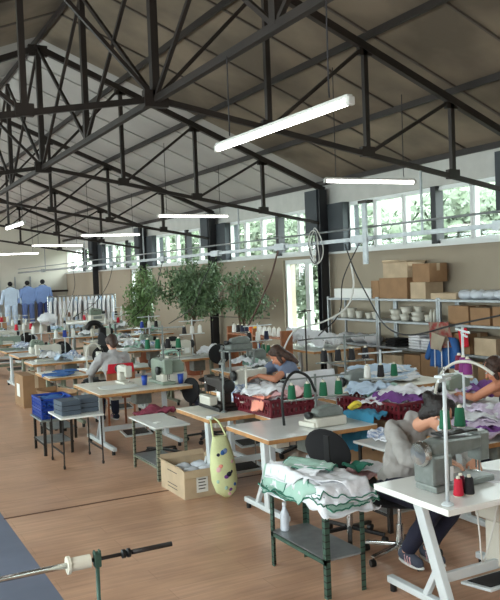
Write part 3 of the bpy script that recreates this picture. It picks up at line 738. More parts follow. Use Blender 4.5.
heap = [(2.86, 4.44, 0.56, 0.94, 0.05, 'c_white'), (2.86, 4.50, 0.54, 0.90, 0.22, 'c_mint'), (2.90, 4.42, 0.54, 0.86, -0.15, 'c_white'), (2.78, 4.60, 0.56, 0.62, 0.45, 'c_mint'), (2.92, 4.44, 0.50, 0.74, 0.3, 'c_white'),
        (2.96, 4.28, 0.52, 0.56, -0.5, 'c_white'), (2.78, 4.66, 0.44, 0.50, 0.75, 'c_mint'), (2.98, 4.30, 0.46, 0.46, -0.9, 'c_white'), (2.70, 4.60, 0.26, 0.50, 0.35, 'c_white'), (2.88, 4.62, 0.30, 0.40, 0.6, 'c_mint')]
for i, (x, y, sx, sy, rz, m) in enumerate(heap):
    garment(x, y, z + i * 0.008, sx, sy, rz, M[m], {'c_white': 'white garment', 'c_mint': 'mint green garment', 'c_green': 'dark green garment'}[m] + ', %s in the heap on the green rack' % (['bottom', 'second from bottom', 'third from bottom', 'fourth from bottom', 'fifth from bottom', 'fifth from top', 'fourth from top', 'third from top', 'second from top', 'topmost'] + ['upper'] * 9)[i], PG, fall=F, amp=0.026, seed=30 + i, drop=1.5, maxdrop=0.13 - 0.03 * (i % 3), th=0.006, corner=-0.05, piping='c_green' if m == 'c_mint' or i in (2, 5) else None)

# ================================================================== THIRD TABLE, hanging bag, carton
T3 = sewing_table(3.02, 4.06, 6.62, 7.42, 'wooden edged sewing table with the patterned bag hanging off its corner', top=M['worn_lam'])
m3 = lockstitch(M['steel_dark'], M['black']); m3['label'] = 'dark sewing machine with ivory front box, on the table with the hanging bag'; m3['group'] = 'sewing machines'
m3.location = (3.36, 6.92, 0.80); m3.rotation_euler = (0, 0, R(90)); m3.scale = (0.9, 0.9, 0.9)
MB().box((0.2, 0.13, 0.07), (0.28, 0.10, 0.10)).build('front_box', M['machine_white'], m3, bevel=0.015)
MB().box((0.22, 0, -0.02), (0.56, 0.24, 0.04)).build('oil_pan', M['black'], m3, bevel=0.006)
thread_stand(3.30, 6.86, 0.762, 0.66, R(60), 'grey thread stand beside the dark machine with ivory front box', tray=0.50, arm=0.28, pins=2, m=M['grey_metal'])
thread_stand(3.50, 6.75, 0.762, 0.46, R(10), 'ivory thread stand with curved top on the table with the hanging bag', tray=0.10, arm=0.10, pins=1, m=M['machine_white'])
BG = thing('fabric_bag', (3.02, 6.40, 0.08), 'pale yellow green patterned cloth bag hanging from a table corner', 'bag')
bb = MB(); prof = [(0.0, 0.035, 0.04), (0.05, 0.10, 0.07), (0.15, 0.125, 0.085), (0.28, 0.125, 0.085), (0.40, 0.11, 0.07), (0.50, 0.09, 0.05), (0.56, 0.07, 0.03)]
vs = []; N = 20
for (z_, rx_, ry_) in prof:
    for k in range(N):
        a = 2 * PI * k / N; wv = 1 + 0.07 * noise.noise(Vector((math.cos(a) * 2, math.sin(a) * 2, z_ * 7)))
        sh = 0.05 * (1 - z_ / 0.56) ; vs.append((rx_ * math.cos(a) * wv + sh * 0.9, ry_ * math.sin(a) * wv - sh * 0.4, z_))
bb.add(vs, [(i * N + k, i * N + (k + 1) % N, (i + 1) * N + (k + 1) % N, (i + 1) * N + k) for i in range(len(prof) - 1) for k in range(N)] + [tuple(reversed(range(N)))])
mbag = cloth('pale_lime_cloth', (206, 212, 160), var=0.05)
bb.build('pouch', mbag, BG, smooth=True)
MB().tube(smoothcurve([(-0.06, 0, 0.55), (-0.02, 0.12, 0.64), (0.02, 0.24, 0.70)], 6), 0.010, 6).build('handle', mbag, BG, smooth=True)
MB().tube(smoothcurve([(0.07, 0, 0.55), (0.06, 0.12, 0.66), (0.04, 0.24, 0.70)], 6), 0.010, 6).build('handle', mbag, BG, smooth=True)
rnd = random.Random(5)
for k, (a, z_, c, r_) in enumerate([(-100, 0.42, 'c_blue', 0.026), (-88, 0.43, 'c_scrub', 0.03), (-125, 0.40, 'c_navy', 0.02), (-118, 0.30, 'c_salmon', 0.022), (-130, 0.27, 'c_pink', 0.028), (-85, 0.22, 'c_navy', 0.030), (-98, 0.20, 'c_purple', 0.022), (-70, 0.24, 'c_navy', 0.016), (-60, 0.33, 'c_pink', 0.02), (-105, 0.10, 'c_mint', 0.018), (-80, 0.08, 'c_purple', 0.022), (-60, 0.12, 'c_blue', 0.02), (-140, 0.16, 'c_mint', 0.018), (-90, 0.04, 'c_pink', 0.018)]):
    a = R(a); i = min(range(len(prof)), key=lambda q: abs(prof[q][0] - z_)); sh = 0.05 * (1 - z_ / 0.56)
    p = Vector((prof[i][1] * math.cos(a) * 1.0 + sh * 0.9, prof[i][2] * math.sin(a) * 1.0 - sh * 0.4, z_))
    MB().ell(p, (r_, 0.006, r_ * 0.8), Matrix.Rotation(a + PI / 2, 3, 'Z') @ Matrix.Rotation(rnd.uniform(0, 3), 3, 'Y'), nu=10, nv=6).build('printed_motif', M[c], BG, smooth=True)
tag(MB().box((3.075, 6.64, 0.775), (0.12, 0.07, 0.03), rz=0.4).build('clamp', M['white_metal'], bevel=0.006), 'small white clamp on the table corner above the hanging bag', 'clamp')

CB = carton(2.80, 3.28, 6.74, 7.34, 0.0, 0.27, 'open pale carton with printed side on the floor beside the hanging bag', M['card_pale'], open_=True, tag_=False)
for q, (ya, yb) in enumerate(((-0.22, -0.05), (0.02, 0.2))): MB().span((-0.12 + q * 0.20, -0.3045, 0.05), (0.0 + q * 0.20, -0.3035, 0.22)).build('shipping_label', M['paper'], CB)
for k in range(4): MB().span((-0.1, -0.306, 0.08 + 0.03 * k), (-0.03 + 0.01 * (k % 2), -0.3048, 0.09 + 0.03 * k)).build('print', M['ink'], CB)
for k in range(3): MB().span((-0.2445, -0.12, 0.21 - 0.035 * k - (0.09 if k else 0)), (-0.2435, 0.12, 0.218 - 0.035 * k - (0.09 if k else 0))).build('print', M['ink'], CB)
for i in range(4):
    o = MB().ell((0, 0, 0), (0.10, 0.09, 0.06), nu=14, nv=10).build('plastic_bag', M['poly'], smooth=True); o.location = (2.95 + 0.17 * (i % 2), 6.92 + 0.2 * (i // 2), 0.20); o.scale = (1, 1, 1)
    md = o.modifiers.new('d', 'DISPLACE'); tx = bpy.data.textures.new('crumple', 'CLOUDS'); tx.noise_scale = 0.05; md.texture = tx; md.strength = 0.04
    tag(o, 'clear crumpled bag inside the open floor carton, ' + ['near left', 'near right', 'far left', 'far right'][i], 'bag', 'plastic bags in the open carton')
tag(MB().box((3.18, 6.66, 0.04), (0.05, 0.03, 0.08)).build('yellow_tin', M['yellow'], bevel=0.005), 'small yellow pack standing on the floor beside the open carton', 'pack')

# ================================================================== LOW STANDS AT THE AISLE
def low_stand(x0, x1, y0, y1, z, label, m, legm, style):
    cx, cy = (x0 + x1) / 2, (y0 + y1) / 2; w, d = x1 - x0, y1 - y0
    T = thing('low_table', (cx, cy, 0), label, 'table', group='small low tables')
    MB().box((0, 0, z - 0.01), (w, d, 0.02)).build('tabletop', m, T, bevel=0.004)
    for sx in (-1, 1):
        for sy in (-1, 1):
            x, y = sx * (w / 2 - 0.03), sy * (d / 2 - 0.03)
            if style == 'slot': slotted_leg(x, y, z - 0.02, T, legm, -sx, -sy)
            else:
                l = MB().tube([(x, y, z - 0.02), (x * 1.02, y * 1.02, 0.04)], 0.009, 8).build('leg', legm, T)
                MB().lathe([(0.02, -0.01), (0.022, 0), (0.02, 0.01)], (x * 1.02, y * 1.02, 0.022), 12, 'X').build('caster', M['black'], l)
        zz = 0.17 if style != 'slot' else 0.14
        MB().bar((sx * (w / 2 - 0.03), -d / 2 + 0.03, zz), (sx * (w / 2 - 0.03), d / 2 - 0.03, zz), 0.012, 0.018).build('side_rail', legm, T)
    MB().bar((-w / 2 + 0.03, 0, z - 0.035), (w / 2 - 0.03, 0, z - 0.035), 0.02, 0.02).build('top_rail', legm, T)
    if style == 'slot': MB().box((0, 0, 0.15), (w - 0.08, d - 0.08, 0.01)).build('lower_shelf', M['galv'], T)
    return T
low_stand(2.80, 3.20, 7.48, 8.30, 0.57, 'small low table with a plain pale top standing in the aisle behind the open carton', M['grey_lam'], M['olive_metal'], 'slot')
tag(MB().box((2.93, 7.75, 0.574), (0.07, 0.05, 0.006), rz=0.5).build('paper_scrap', M['paper']), 'small white paper scrap on the plain low table', 'paper')
low_stand(2.12, 2.62, 8.62, 9.22, 0.58, 'small white topped table on thin dark legs carrying grey boxes', M['white_lam'], M['steel_dark'], 'thin')
for i in range(2):
    for k in range(3):
        tag(MB().box((2.27 + 0.245 * i, 8.90 + 0.08 * i, 0.582 + 0.0275 + 0.056 * k), (0.225, 0.30, 0.052), rz=R(4 - 6 * i)).build('grey_box', M['slate_card'], bevel=0.004),
            'flat slate grey box, %s of the %s stack on the thin legged table' % (['bottom', 'middle', 'top'][k], 'left' if i == 0 else 'right'), 'box', '%s stack of slate grey boxes' % ('left' if i == 0 else 'right'))
LS = low_stand(2.08, 2.50, 9.42, 10.02, 0.44, 'dark perforated steel stand carrying the blue crates', M['grey_metal'], M['steel_dark'], 'slot')
crate(2.30, 9.72, 0.445, 0.38, 0.50, 0.125, M['blue_plastic'], 'lower blue plastic crate of the stack of two beside the carton')
crate(2.30, 9.72, 0.572, 0.38, 0.50, 0.12, M['blue_plastic'], 'upper blue plastic crate of the stack of two beside the carton')
for i in range(5): garment(2.30, 9.58 + 0.07 * i, 0.59 + 0.012 * i, 0.3, 0.28, 0.1 * i, M['c_blue'], 'blue cloth in the upper blue crate, ' + ['nearest', 'second', 'middle', 'fourth', 'farthest'][i], 'blue cloths in the crate', amp=0.03, seed=60 + i)
carton(2.66, 3.12, 13.30, 14.00, 0.0, 0.55, 'tall brown carton standing in the aisle at far left', M['card'])
CB2 = carton(2.42, 2.72, 10.35, 10.85, 0.42, 0.60, 'small open brown carton beyond the blue crates', M['card'], open_=True, tag_=False, rz=0.3)
low_stand(2.36, 2.78, 10.28, 10.92, 0.42, 'dark stand under the small open brown carton', M['grey_metal'], M['steel_dark'], 'slot')

# ================================================================== TAN TABLE AND PERSON 1's TABLE
T4 = sewing_table(2.66, 3.86, 8.90, 10.05, 'long worn cream table with wooden edge behind the grey boxes', top=M['worn_lam'])
T5 = sewing_table(2.56, 3.12, 10.95, 11.85, 'cream table with blue cloths beside the woman in light grey', top=M['worn_lam'], legm=M['olive_metal'], treadle=False, box=False, inset=0.08)
for i, (x, y, r_) in enumerate([(2.95, 11.55, 0.3), (2.80, 11.15, 1.0), (2.72, 11.35, 0.5)]):
    garment(x, y, 0.765, 0.36, 0.28, r_, M['c_blue'], 'blue cloth piece on the cream table beside the seated person, ' + ['farthest', 'nearest', 'leftmost'][i], 'blue cloths on the cream table', amp=0.012, seed=70 + i, fall=(2.56, 3.12, 10.95, 11.85))
T6 = sewing_table(3.2, 4.3, 11.25, 11.85, 'sewing table in front of the woman in light grey', top=M['grey_lam'], inset=0.12)
garment(3.05, 9.35, 0.764, 0.5, 0.4, 0.1, M['paper'], 'white paper pattern sheet on the worn cream table', amp=0.003, seed=77, name='paper_pattern', cat='paper', th=0.002)

MW = lockstitch(M['machine_white'], M['black']); MW['group'] = 'sewing machines'
MG = lockstitch(M['machine_green'], M['black']); MO = overlock(M['machine_white'], M['machine_green']); MD = overlock(M['machine_grey'])
def machine(p, x, y, z, rz, label): return place(p, (x, y, z), rz, label, 'sewing machines')
machine(MG, 3.62, 9.55, 0.762, R(-90), 'sage green sewing machine at the back of the worn cream table')
machine(MW, 3.22, 9.80, 0.762, R(-90), 'ivory sewing machine beside the sage green one on the worn cream table').scale = (0.75, 0.75, 0.75)
machine(MO, 3.72, 9.25, 0.762, R(180), 'ivory and green overlock on the right end of the worn cream table')
thread_stand(3.78, 9.66, 0.762, 0.72, R(-25), 'tall grey thread stand with green cones on the worn cream table', tray=0.40, arm=0.42, pins=4, m=M['grey_metal'])
stand_cones(3.78, 9.66, 0.762, R(-25), ['green', 'green', 'black', 'green'], arm=0.42, tray=0.40, where='on the worn cream table')
for i, (x, y, m_, l_) in enumerate([(3.42, 9.3, 'blue_plastic', 'blue'), (3.84, 9.12, 'blue_plastic', 'deep blue')]):
    o = thing('plastic_cup', (x - 0.05, y, 0.762), l_ + (' cup left of' if i == 0 else ' cup at the right of') + ' the overlock on the worn cream table', 'cup'); MB().lathe([(0.03, 0), (0.04, 0.12), (0.037, 0.12), (0.028, 0.005)], n=14).build('cup', M[m_], o, smooth=True)
    MB().lathe([(0.041, 0.118), (0.043, 0.124), (0.036, 0.124)], n=14).build('rim', M[m_], o)
machine(MW, 3.55, 11.5, 0.762, R(90), 'ivory sewing machine in front of the woman in light grey')
hoop([(3.22, 11.3, 0.77), (3.20, 11.3, 1.0), (3.25, 11.32, 1.14), (3.36, 11.34, 1.17), (3.44, 11.36, 1.08)], 0.014, M['machine_white'], 'ivory curved hoop left of the woman in light grey')
# dark chair with clothes behind the cream table
c3 = office_chair(4.12, 9.05, R(-80), 'black swivel chair with dark jacket pushed to the end of the worn cream table', sz=0.44, back_z=0.24)
garment(4.12, 9.05, 0.50, 0.44, 0.4, 0.0, M['c_navy'], 'dark jacket lying on the black chair at the end of the cream table', amp=0.03, seed=81, fall=(3.94, 4.30, 8.87, 9.23), maxdrop=0.2, drop=1.5, name='jacket', cat='jacket')
c4 = office_chair(3.25, 8.55, R(10), 'dark swivel chair tucked under the near side of the worn cream table', sz=0.44, back=False)
garment(3.22, 8.60, 0.50, 0.5, 0.4, 0.2, cloth('dusty_rose_cloth', (140, 60, 80)), 'dusty red cloth on the chair under the worn cream table', amp=0.06, seed=83, name='cloth_heap', cat='cloth')

# ================================================================== CENTRE: person 2's bench, crates, fabrics
T7 = sewing_table(3.82, 4.50, 7.62, 8.42, 'sewing table under the bent over woman', top=M['white_lam'], inset=0.1)
machine(MW, 4.02, 7.98, 0.762, R(0), 'ivory sewing machine in front of the bent over woman').scale = (0.8, 0.8, 0.8)
for i, (x, y, sx, sy, z_, m_, l_) in enumerate([(3.92, 7.80, 0.5, 0.4, 0.765, 'c_print', 'grey and white printed cloth left of the bent over woman'), (4.35, 7.8, 0.3, 0.4, 0.77, 'c_white', 'white cloth heaped under the arms of the bent over woman'),
        (4.1, 8.2, 0.5, 0.4, 0.77, 'c_lblue', 'pale blue cloth on the table of the bent over woman'), (4.3, 8.25, 0.4, 0.3, 0.79, 'c_white', 'white bundle beside the bent over woman')]):
    garment(x, y, z_, sx, sy, 0.3 * i, M[m_], l_, 'fabrics on the bent over woman\'s table', amp=0.05, seed=90 + i, fall=(3.82, 4.50, 7.62, 8.42), name='cloth_heap', dome=0.03, cat='cloth')
T8 = sewing_table(3.50, 4.08, 6.29, 6.59, 'narrow bench carrying the left maroon crate', top=M['grey_lam'], treadle=False, box=False, inset=0.06)
crate(3.74, 6.62, 0.764, 0.52, 0.66, 0.165, M['maroon_plastic'], 'maroon plastic crate of fabrics behind the black hoop', R(4))
for i, (x, y, m_, l_) in enumerate([(3.70, 6.62, 'c_white', 'white'), (3.66, 6.8, 'c_print', 'printed'), (3.80, 6.62, 'c_pink', 'pale pink'), (3.80, 6.5, 'c_pink', 'pink patterned'), (3.64, 6.62, 'c_white', 'upper white')]):
    garment(x, y, 0.84 + 0.018 * i, 0.40, 0.46, 0.4 * i, M[m_], l_ + ' cloth in the maroon crate behind the black hoop', 'fabrics in the left maroon crate', amp=0.06, seed=110 + i, dome=0.05, name='cloth_heap', cat='cloth')
garment(3.50, 6.50, 0.92, 0.24, 0.24, 0.2, M['c_salmon'], 'salmon pink cloth hanging over the end of the left maroon crate', 'fabrics in the left maroon crate', amp=0.03, seed=118, fall=(3.50, 4.2, 6.3, 7.0), maxdrop=0.13, name='cloth_heap', cat='cloth')
crate(4.66, 5.98, 0.724, 0.60, 0.84, 0.17, M['maroon_plastic'], 'maroon plastic crate of fabrics above the big brown carton', R(6))
for i, (x, y, m_, l_) in enumerate([(4.5, 5.9, 'c_white', 'white'), (4.75, 6.15, 'c_mint', 'mint green'), (4.62, 5.8, 'c_purple', 'purple edged'), (4.8, 5.85, 'c_white', 'top white'), (4.55, 6.2, 'c_lblue', 'pale blue')]):
    garment(x, y, 0.82 + 0.018 * i, 0.42, 0.46, 0.5 * i, M[m_], l_ + ' cloth in the maroon crate above the brown carton', 'fabrics in the right maroon crate', amp=0.06, seed=120 + i, dome=0.04, name='cloth_heap', cat='cloth')
carton(4.34, 5.0, 5.60, 6.36, 0.0, 0.72, 'big brown carton under the right maroon crate', M['card'], tag_=False)
o = garment(4.10, 5.72, 0.80, 0.30, 0.5, 0.2, M['c_teal'], 'teal blue cloth hanging down behind the overlock machine', 'loose garments', amp=0.04, seed=131, fall=(4.10, 4.4, 5.5, 5.95), maxdrop=0.34, drop=2.4, name='cloth_heap', cat='cloth')
tag(MB().tube(smoothcurve([(3.98, 5.70, 0.88), (4.03, 5.66, 0.93), (4.1, 5.7, 0.90), (4.06, 5.78, 0.86)], 5), 0.02, 8).build('tape_roll', M['yellow'], smooth=True), 'yellow tape loop beside the overlock machine', 'tape')
T8b = sewing_table(4.55, 5.25, 6.55, 7.10, 'sewing table with black cones between the overlock table and the shelves', top=M['grey_lam'], inset=0.08)
MK = overlock(M['machine_white'], M['grey_metal']); MK['label'] = 'ivory and grey overlock under the black cones, left of the folded sheets'; MK['group'] = 'sewing machines'; MK.location = (4.85, 6.8, 0.762); MK.rotation_euler = (0, 0, PI)
thread_stand(4.86, 7.0, 0.762, 0.66, R(-12), 'grey thread stand with black cones left of the folded sheets', tray=0.36, arm=0.5, pins=4, m=M['grey_metal'])
stand_cones(4.86, 7.0, 0.762, R(-12), ['black'] * 4, arm=0.5, tray=0.36, where='left of the folded sheets')
thread_stand(5.05, 6.62, 0.762, 0.50, R(-12), 'low thread stand with mixed cones before the folded sheets', tray=0.20, arm=0.36, pins=3, m=M['white_metal'])
stand_cones(5.05, 6.62, 0.762, R(-12), ['white', 'black', 'green'], arm=0.36, tray=0.20, where='before the folded sheets')
# pale blue fabric table further back
T10 = sewing_table(5.30, 6.45, 7.05, 8.30, 'table with a wooden edge carrying pale blue folded sheets near the shelves', top=M['worn_lam'], treadle=False, box=False)
for i in range(6): garment(5.85, 7.7, 0.765 + 0.022 * i, 0.95 - 0.06 * i, 0.9 - 0.05 * i, 0.1 * i - 0.2, M['c_lblue' if i % 2 else 'c_white'], ('pale blue' if i % 2 else 'white') + ' folded sheet, %s in the pile near the shelves' % ['bottom', 'second from bottom', 'third from bottom', 'fourth from bottom', 'second from top', 'topmost'][i], 'folded sheets near the shelves', amp=0.03, seed=140 + i, dome=0.05, fall=(5.3, 6.45, 7.05, 8.3), name='folded_sheet', cat='sheet')

# ================================================================== RIGHT: person 4's table
T11 = sewing_table(5.06, 6.2, 5.52, 6.12, 'sewing table in front of the woman in the dark top', top=M['white_lam'])
machine(MO, 5.35, 5.85, 0.762, R(180), 'overlock machine in front of the woman in the dark top')
T12 = sewing_table(4.25, 5.20, 4.40, 5.15, 'table at right edge heaped with lavender garments', top=M['white_lam'], z=0.74)
for i, (x, y, sx, sy, m_) in enumerate([(4.75, 4.75, 1.0, 0.8, 'c_lav'), (4.7, 4.8, 0.9, 0.7, 'c_white'), (4.8, 4.7, 0.9, 0.75, 'c_purple'), (4.72, 4.78, 0.9, 0.7, 'c_lav'), (4.85, 4.72, 0.7, 0.66, 'c_lav'), (4.7, 4.8, 0.62, 0.5, 'c_white'), (4.85, 4.7, 0.56, 0.5, 'c_lav')]):
    garment(x, y, 0.745 + 0.02 * i, sx, sy, 0.25 * i, M[m_], {'c_lav': 'lavender', 'c_white': 'white', 'c_purple': 'purple'}[m_] + ' garment, %s in the heap at right edge' % ['bottom', 'second from bottom', 'third from bottom', 'middle', 'third from top', 'second from top', 'topmost'][i], 'garments heaped at right edge', amp=0.05, seed=150 + i, dome=0.03, fall=(4.2, 5.25, 4.35, 5.2), name='garment')
for i, (x, y, m_, l_) in enumerate([(5.3, 5.8, 'c_lav', 'lavender cloth at the hand of the woman in the dark top'), (5.2, 5.95, 'c_white', 'white cloth left of the hand of the woman in the dark top'), (5.6, 5.8, 'c_purple', 'purple cloth in front of the woman in the dark top'), (5.5, 5.95, 'c_lblue', 'pale cloth at the far side of the table of the woman in the dark top')]):
    garment(x, y, 0.77 + 0.02 * i, 0.5, 0.5, 0.6 * i, M[m_], l_, 'cloths at the right sewing table', amp=0.08, seed=160 + i, fall=(5.06, 6.2, 5.52, 6.12), maxdrop=0.25, name='cloth_heap', dome=0.05, cat='cloth')
thread_stand(4.60, 4.90, 0.742, 0.86, R(60), 'tall white thread stand with two cross arms near the woman in the dark top', tray=0.47, arm=0.34, pins=3)
MB().bar((-0.24, 0.02, 0.80), (0.02, 0.0, 0.80), 0.014, 0.014).build('cross_arm', M['white_metal'], [o_ for o_ in COL.objects if o_.get('label') == 'tall white thread stand with two cross arms near the woman in the dark top'][0])
stand_cones(4.60, 4.90, 0.742, R(60), ['purple', 'purple', 'maroon'], arm=0.34, tray=0.47, where='near the woman in the dark top')
hoop([(4.42, 5.06, 0.75), (4.41, 5.04, 1.05), (4.42, 4.96, 1.23), (4.44, 4.83, 1.32), (4.46, 4.68, 1.34), (4.48, 4.56, 1.31), (4.52, 4.48, 1.25)], 0.013, M['machine_white'], 'large white curved hoop arching before the woman in the dark top')
# low side table left of person 3
low_stand(3.76, 4.12, 4.88, 5.34, 0.68, 'small pale table between the grey shirted woman and the big carton', M['grey_lam'], M['steel_dark'], 'slot')
for i in range(2): garment(3.98, 5.15, 0.69 + 0.02 * i, 0.26, 0.3, 0.5 * i, M['c_print' if i else 'c_white'], ('printed' if i else 'white') + ' cloth on the small pale table', 'cloths on the small pale table', amp=0.04, seed=170 + i)

# ================================================================== BACK ROWS OF STATIONS
ordw = ['nearest', 'second', 'third', 'fourth', 'fifth', 'sixth', 'seventh', 'eighth', 'ninth']
def station(x0, x1, y0, y1, row, k, proto, cols, rz=PI, clutter=True, top=None, stand=True):
    where = '%s in the %s row' % (ordw[k], row); rnd = random.Random(k * 31 + len(row))
    sewing_table(x0, x1, y0, y1, 'sewing table, ' + where, top=top or M['grey_lam'], legm=M['olive_metal'] if k % 2 else M['white_metal'])
    cx, cy = (x0 + x1) / 2, (y0 + y1) / 2
    mx = cx + rnd.uniform(-0.2, 0.1)
    machine(proto, mx, cy + 0.05, 0.762, rz, 'sewing machine on the table ' + where).scale = (0.9, 0.9, 0.9)
    if stand:
        thread_stand(mx + 0.15, y1 - 0.1, 0.762, 0.62, 0.1, 'thread stand on the table ' + where, tray=0.36, arm=0.36, pins=len(cols))
        stand_cones(mx + 0.15, y1 - 0.1, 0.762, 0.1, cols, arm=0.36, tray=0.36, where='on the table ' + where, txt='%s cone, %s on the table ' + where)
    if clutter:
        for j in range(3):
            m_ = rnd.choice(['c_white', 'c_white', 'c_print', 'c_lblue', 'c_mint'])
            garment(x0 + 0.18 + rnd.uniform(0, x1 - x0 - 0.36), y0 + 0.2 + rnd.uniform(0, 0.2), 0.765 + 0.02 * j, 0.36, 0.34, rnd.uniform(0, 3), M[m_], {'c_white': 'white', 'c_print': 'printed', 'c_lblue': 'pale blue', 'c_mint': 'mint'}[m_] + ' cloth, ' + ['first', 'second', 'third'][j] + ' in the pile on the table ' + where, 'cloths on the table ' + where, amp=0.07, seed=rnd.randint(0, 999), dome=0.05, fall=(x0, x1, y0, y1), name='cloth_heap', cat='cloth')
ROWA = [(2.78, 3.95, 13.02, 13.72), (2.86, 3.95, 14.55, 15.45), (2.88, 3.98, 15.85, 16.75), (2.9, 4.1, 18.0, 18.9), (3.0, 4.2, 20.0, 20.9), (3.1, 4.3, 22.2, 23.0)]
CS = [['white', 'blue', 'white'], ['white', 'white', 'black'], ['red', 'white', 'red'], ['white', 'black', 'white'], ['red', 'red', 'white'], ['white', 'white', 'white']]
for k, a in enumerate(ROWA): station(*a, 'left aisle', k, [MW, MO, MG, MW, MO, MW][k], CS[k], rz=[PI, 0, PI, PI, 0, PI][k])
ROWB = [(4.75, 5.85, 9.55, 10.25), (4.7, 5.8, 11.8, 12.5), (4.7, 5.9, 14.0, 14.8), (4.8, 6.0, 16.4, 17.2), (4.9, 6.1, 18.6, 19.4), (5.0, 6.2, 21.0, 21.8)]
CB_ = [['black', 'white', 'navy'], ['black', 'white', 'white'], ['blue', 'white', 'black'], ['white', 'white', 'red'], ['red', 'white', 'white'], ['white', 'brown', 'white']]
for k, a in enumerate(ROWB): station(*a, 'middle', k, [MD, MW, MO, MW, MD, MW][k], CB_[k], rz=[PI, PI, 0, PI, PI, 0][k])
rs = thing('machine_riser', (4.98, 9.80, 0.762), 'grey steel riser under a machine on the nearest table of the middle row', 'stand')
MB().box((0, 0, 0.285), (0.44, 0.26, 0.02)).build('platform', M['grey_metal'], rs, bevel=0.004)
for sx in (-1, 1):
    for sy in (-1, 1): MB().box((sx * 0.19, sy * 0.10, 0.1375), (0.025, 0.025, 0.275)).build('leg', M['grey_metal'], rs)
machine(MD, 4.98, 9.80, 1.058, PI, 'grey overlock machine raised on a steel riser behind the hanging bag table').scale = (1.05, 0.9, 0.62)
ROWC = [(6.2, 7.3, 17.9, 18.6), (6.3, 7.4, 20.2, 20.9)]
for k, a in enumerate(ROWC): station(*a, 'wall side', k, [MW, MO][k], CB_[k], rz=0)
for k, (x, y, rz, l) in enumerate([(3.7, 12.5, 0.2, 'before the nearest table of the left aisle row'), (3.4, 14.1, 0.4, 'between the first and second tables of the left aisle row'), (4.5, 15.4, 1.8, 'in the middle behind the plants' + ' aisle'), (5.2, 11.2, 0.1, 'before the second table of the middle row'), (3.5, 17.4, 0.3, 'before the fourth table of the left aisle row'), (5.3, 13.4, 0.2, 'before the third table of the middle row')]):
    office_chair(x, y, rz, 'black swivel chair ' + l)
# arched black machine seen far left centre
ba = thing('button_machine', (4.75, 15.9, 0), 'tall black arched press standing among the far tables left of the plants', 'machine')
MB().box((0, 0, 0.38), (0.5, 0.4, 0.76)).build('cabinet', M['machine_white'], ba, bevel=0.02)
MB().tube(smoothcurve([(0.05, 0, 0.76), (0.12, 0, 1.0), (0.05, 0, 1.2), (-0.12, 0, 1.22), (-0.2, 0, 1.1)], 6), 0.06, 10).build('arm', M['black'], ba, smooth=True)
MB().box((0.12, 0, 0.95), (0.14, 0.14, 0.36)).build('column', M['black'], ba, bevel=0.02)
sb = thing('steam_table', (5.1, 17.4, 0), 'high white ironing table with a machine on it left of the plants', 'table')
MB().box((0, 0, 1.17), (1.1, 0.5, 0.04)).build('tabletop', M['white_lam'], sb, bevel=0.01)
for sx in (-1, 1):
    for sy in (-1, 1): MB().box((sx * 0.48, sy * 0.2, 0.575), (0.04, 0.04, 1.15)).build('leg', M['grey_metal'], sb)
machine(MO, 5.2, 17.4, 1.192, 0, 'overlock machine on the high white ironing table')
# colour cone shelf behind person 2
CSH = thing('wooden_cone_shelf', (6.0, 11.1, 0), 'brown wooden shelf of coloured thread cones behind the bent over woman', 'shelf')
for y in (-0.92, 0.0, 0.92): MB().box((0.0, y, 0.62), (0.2, 0.035, 1.24)).build('upright', M['wood'], CSH)
for z_ in (0.2, 0.52, 0.84, 1.12): MB().box((0, 0, z_), (0.22, 1.86, 0.025)).build('shelf_board', M['wood'], CSH)
seq = ['white', 'black', 'navy', 'navy', 'orange', 'yellow', 'white', 'white', 'white', 'white', 'white']
for i, c in enumerate(seq):
    cone(c, (6.0, 11.95 - 0.155 * i, 1.134), c + ' cone on the top board of the wooden shelf, ' + ORDL(i, len(seq)), 'cones on the top board of the wooden shelf')
seq = ['red', 'maroon', 'white', 'brown', 'navy', 'blue', 'green', 'green', 'white', 'white']
for i, c in enumerate(seq):
    cone(c, (6.0, 11.95 - 0.17 * i, 0.854), c + ' cone on the second board of the wooden shelf, ' + ORDL(i, len(seq)), 'cones on the second board of the wooden shelf')
for i in range(3): 
    o = garment(6.9, 10.6 + 0.35 * i, 0.9 + 0.03 * i, 0.7, 0.7, 0.3, M['c_white'], 'white bundle, %s on the table below the glazed door' % ['rightmost', 'middle one', 'leftmost'][i], 'white bundles below the glazed door', amp=0.10, dome=0.12, seed=190 + i, name='cloth_heap', cat='cloth')
sewing_table(6.5, 7.4, 10.2, 11.6, 'pale table below the glazed door carrying white bundles', top=M['white_lam'], z=0.88, treadle=False, box=False)
thread_stand(5.60, 8.98, 0.0, 1.62, 0.3, 'tall dark pole stand behind the bent over woman', tray=1.2, arm=0.2, pins=2, m=M['steel_dark'])

# ================================================================== SHELVING
LV = (0.10, 0.42, 0.84, 1.27, 1.635)
YS = [12.05, 10.54, 9.03, 7.52, 6.01]
lab = ['left end, beside the glazed door', 'second from the glazed door', 'third from the glazed door', 'at the right edge']
for i in range(4):
    y1, y0 = YS[i], YS[i + 1]; cy = (y0 + y1) / 2; d = y1 - y0 - 0.01
    S = thing('shelving_unit', (8.0, cy, 0), 'grey steel shelving unit, ' + lab[i], 'shelf', group='steel shelving units along the window wall')
    for sx in (0.02, 0.40):
        for sy in (-1, 1): 
            b = MB(); b.span((sx - 0.018, sy * (d / 2) - sy * 0.04, 0), (sx + 0.018, sy * d / 2, 1.66)); b.build('upright', M['galv'], S)
    for z_ in LV: MB().box((0.21, 0, z_ - 0.018), (0.42, d - 0.02, 0.036)).build('shelf_board', M['galv'], S, bevel=0.003)
def on(x, y, lv): return (x, y, LV[lv] + 0.001)
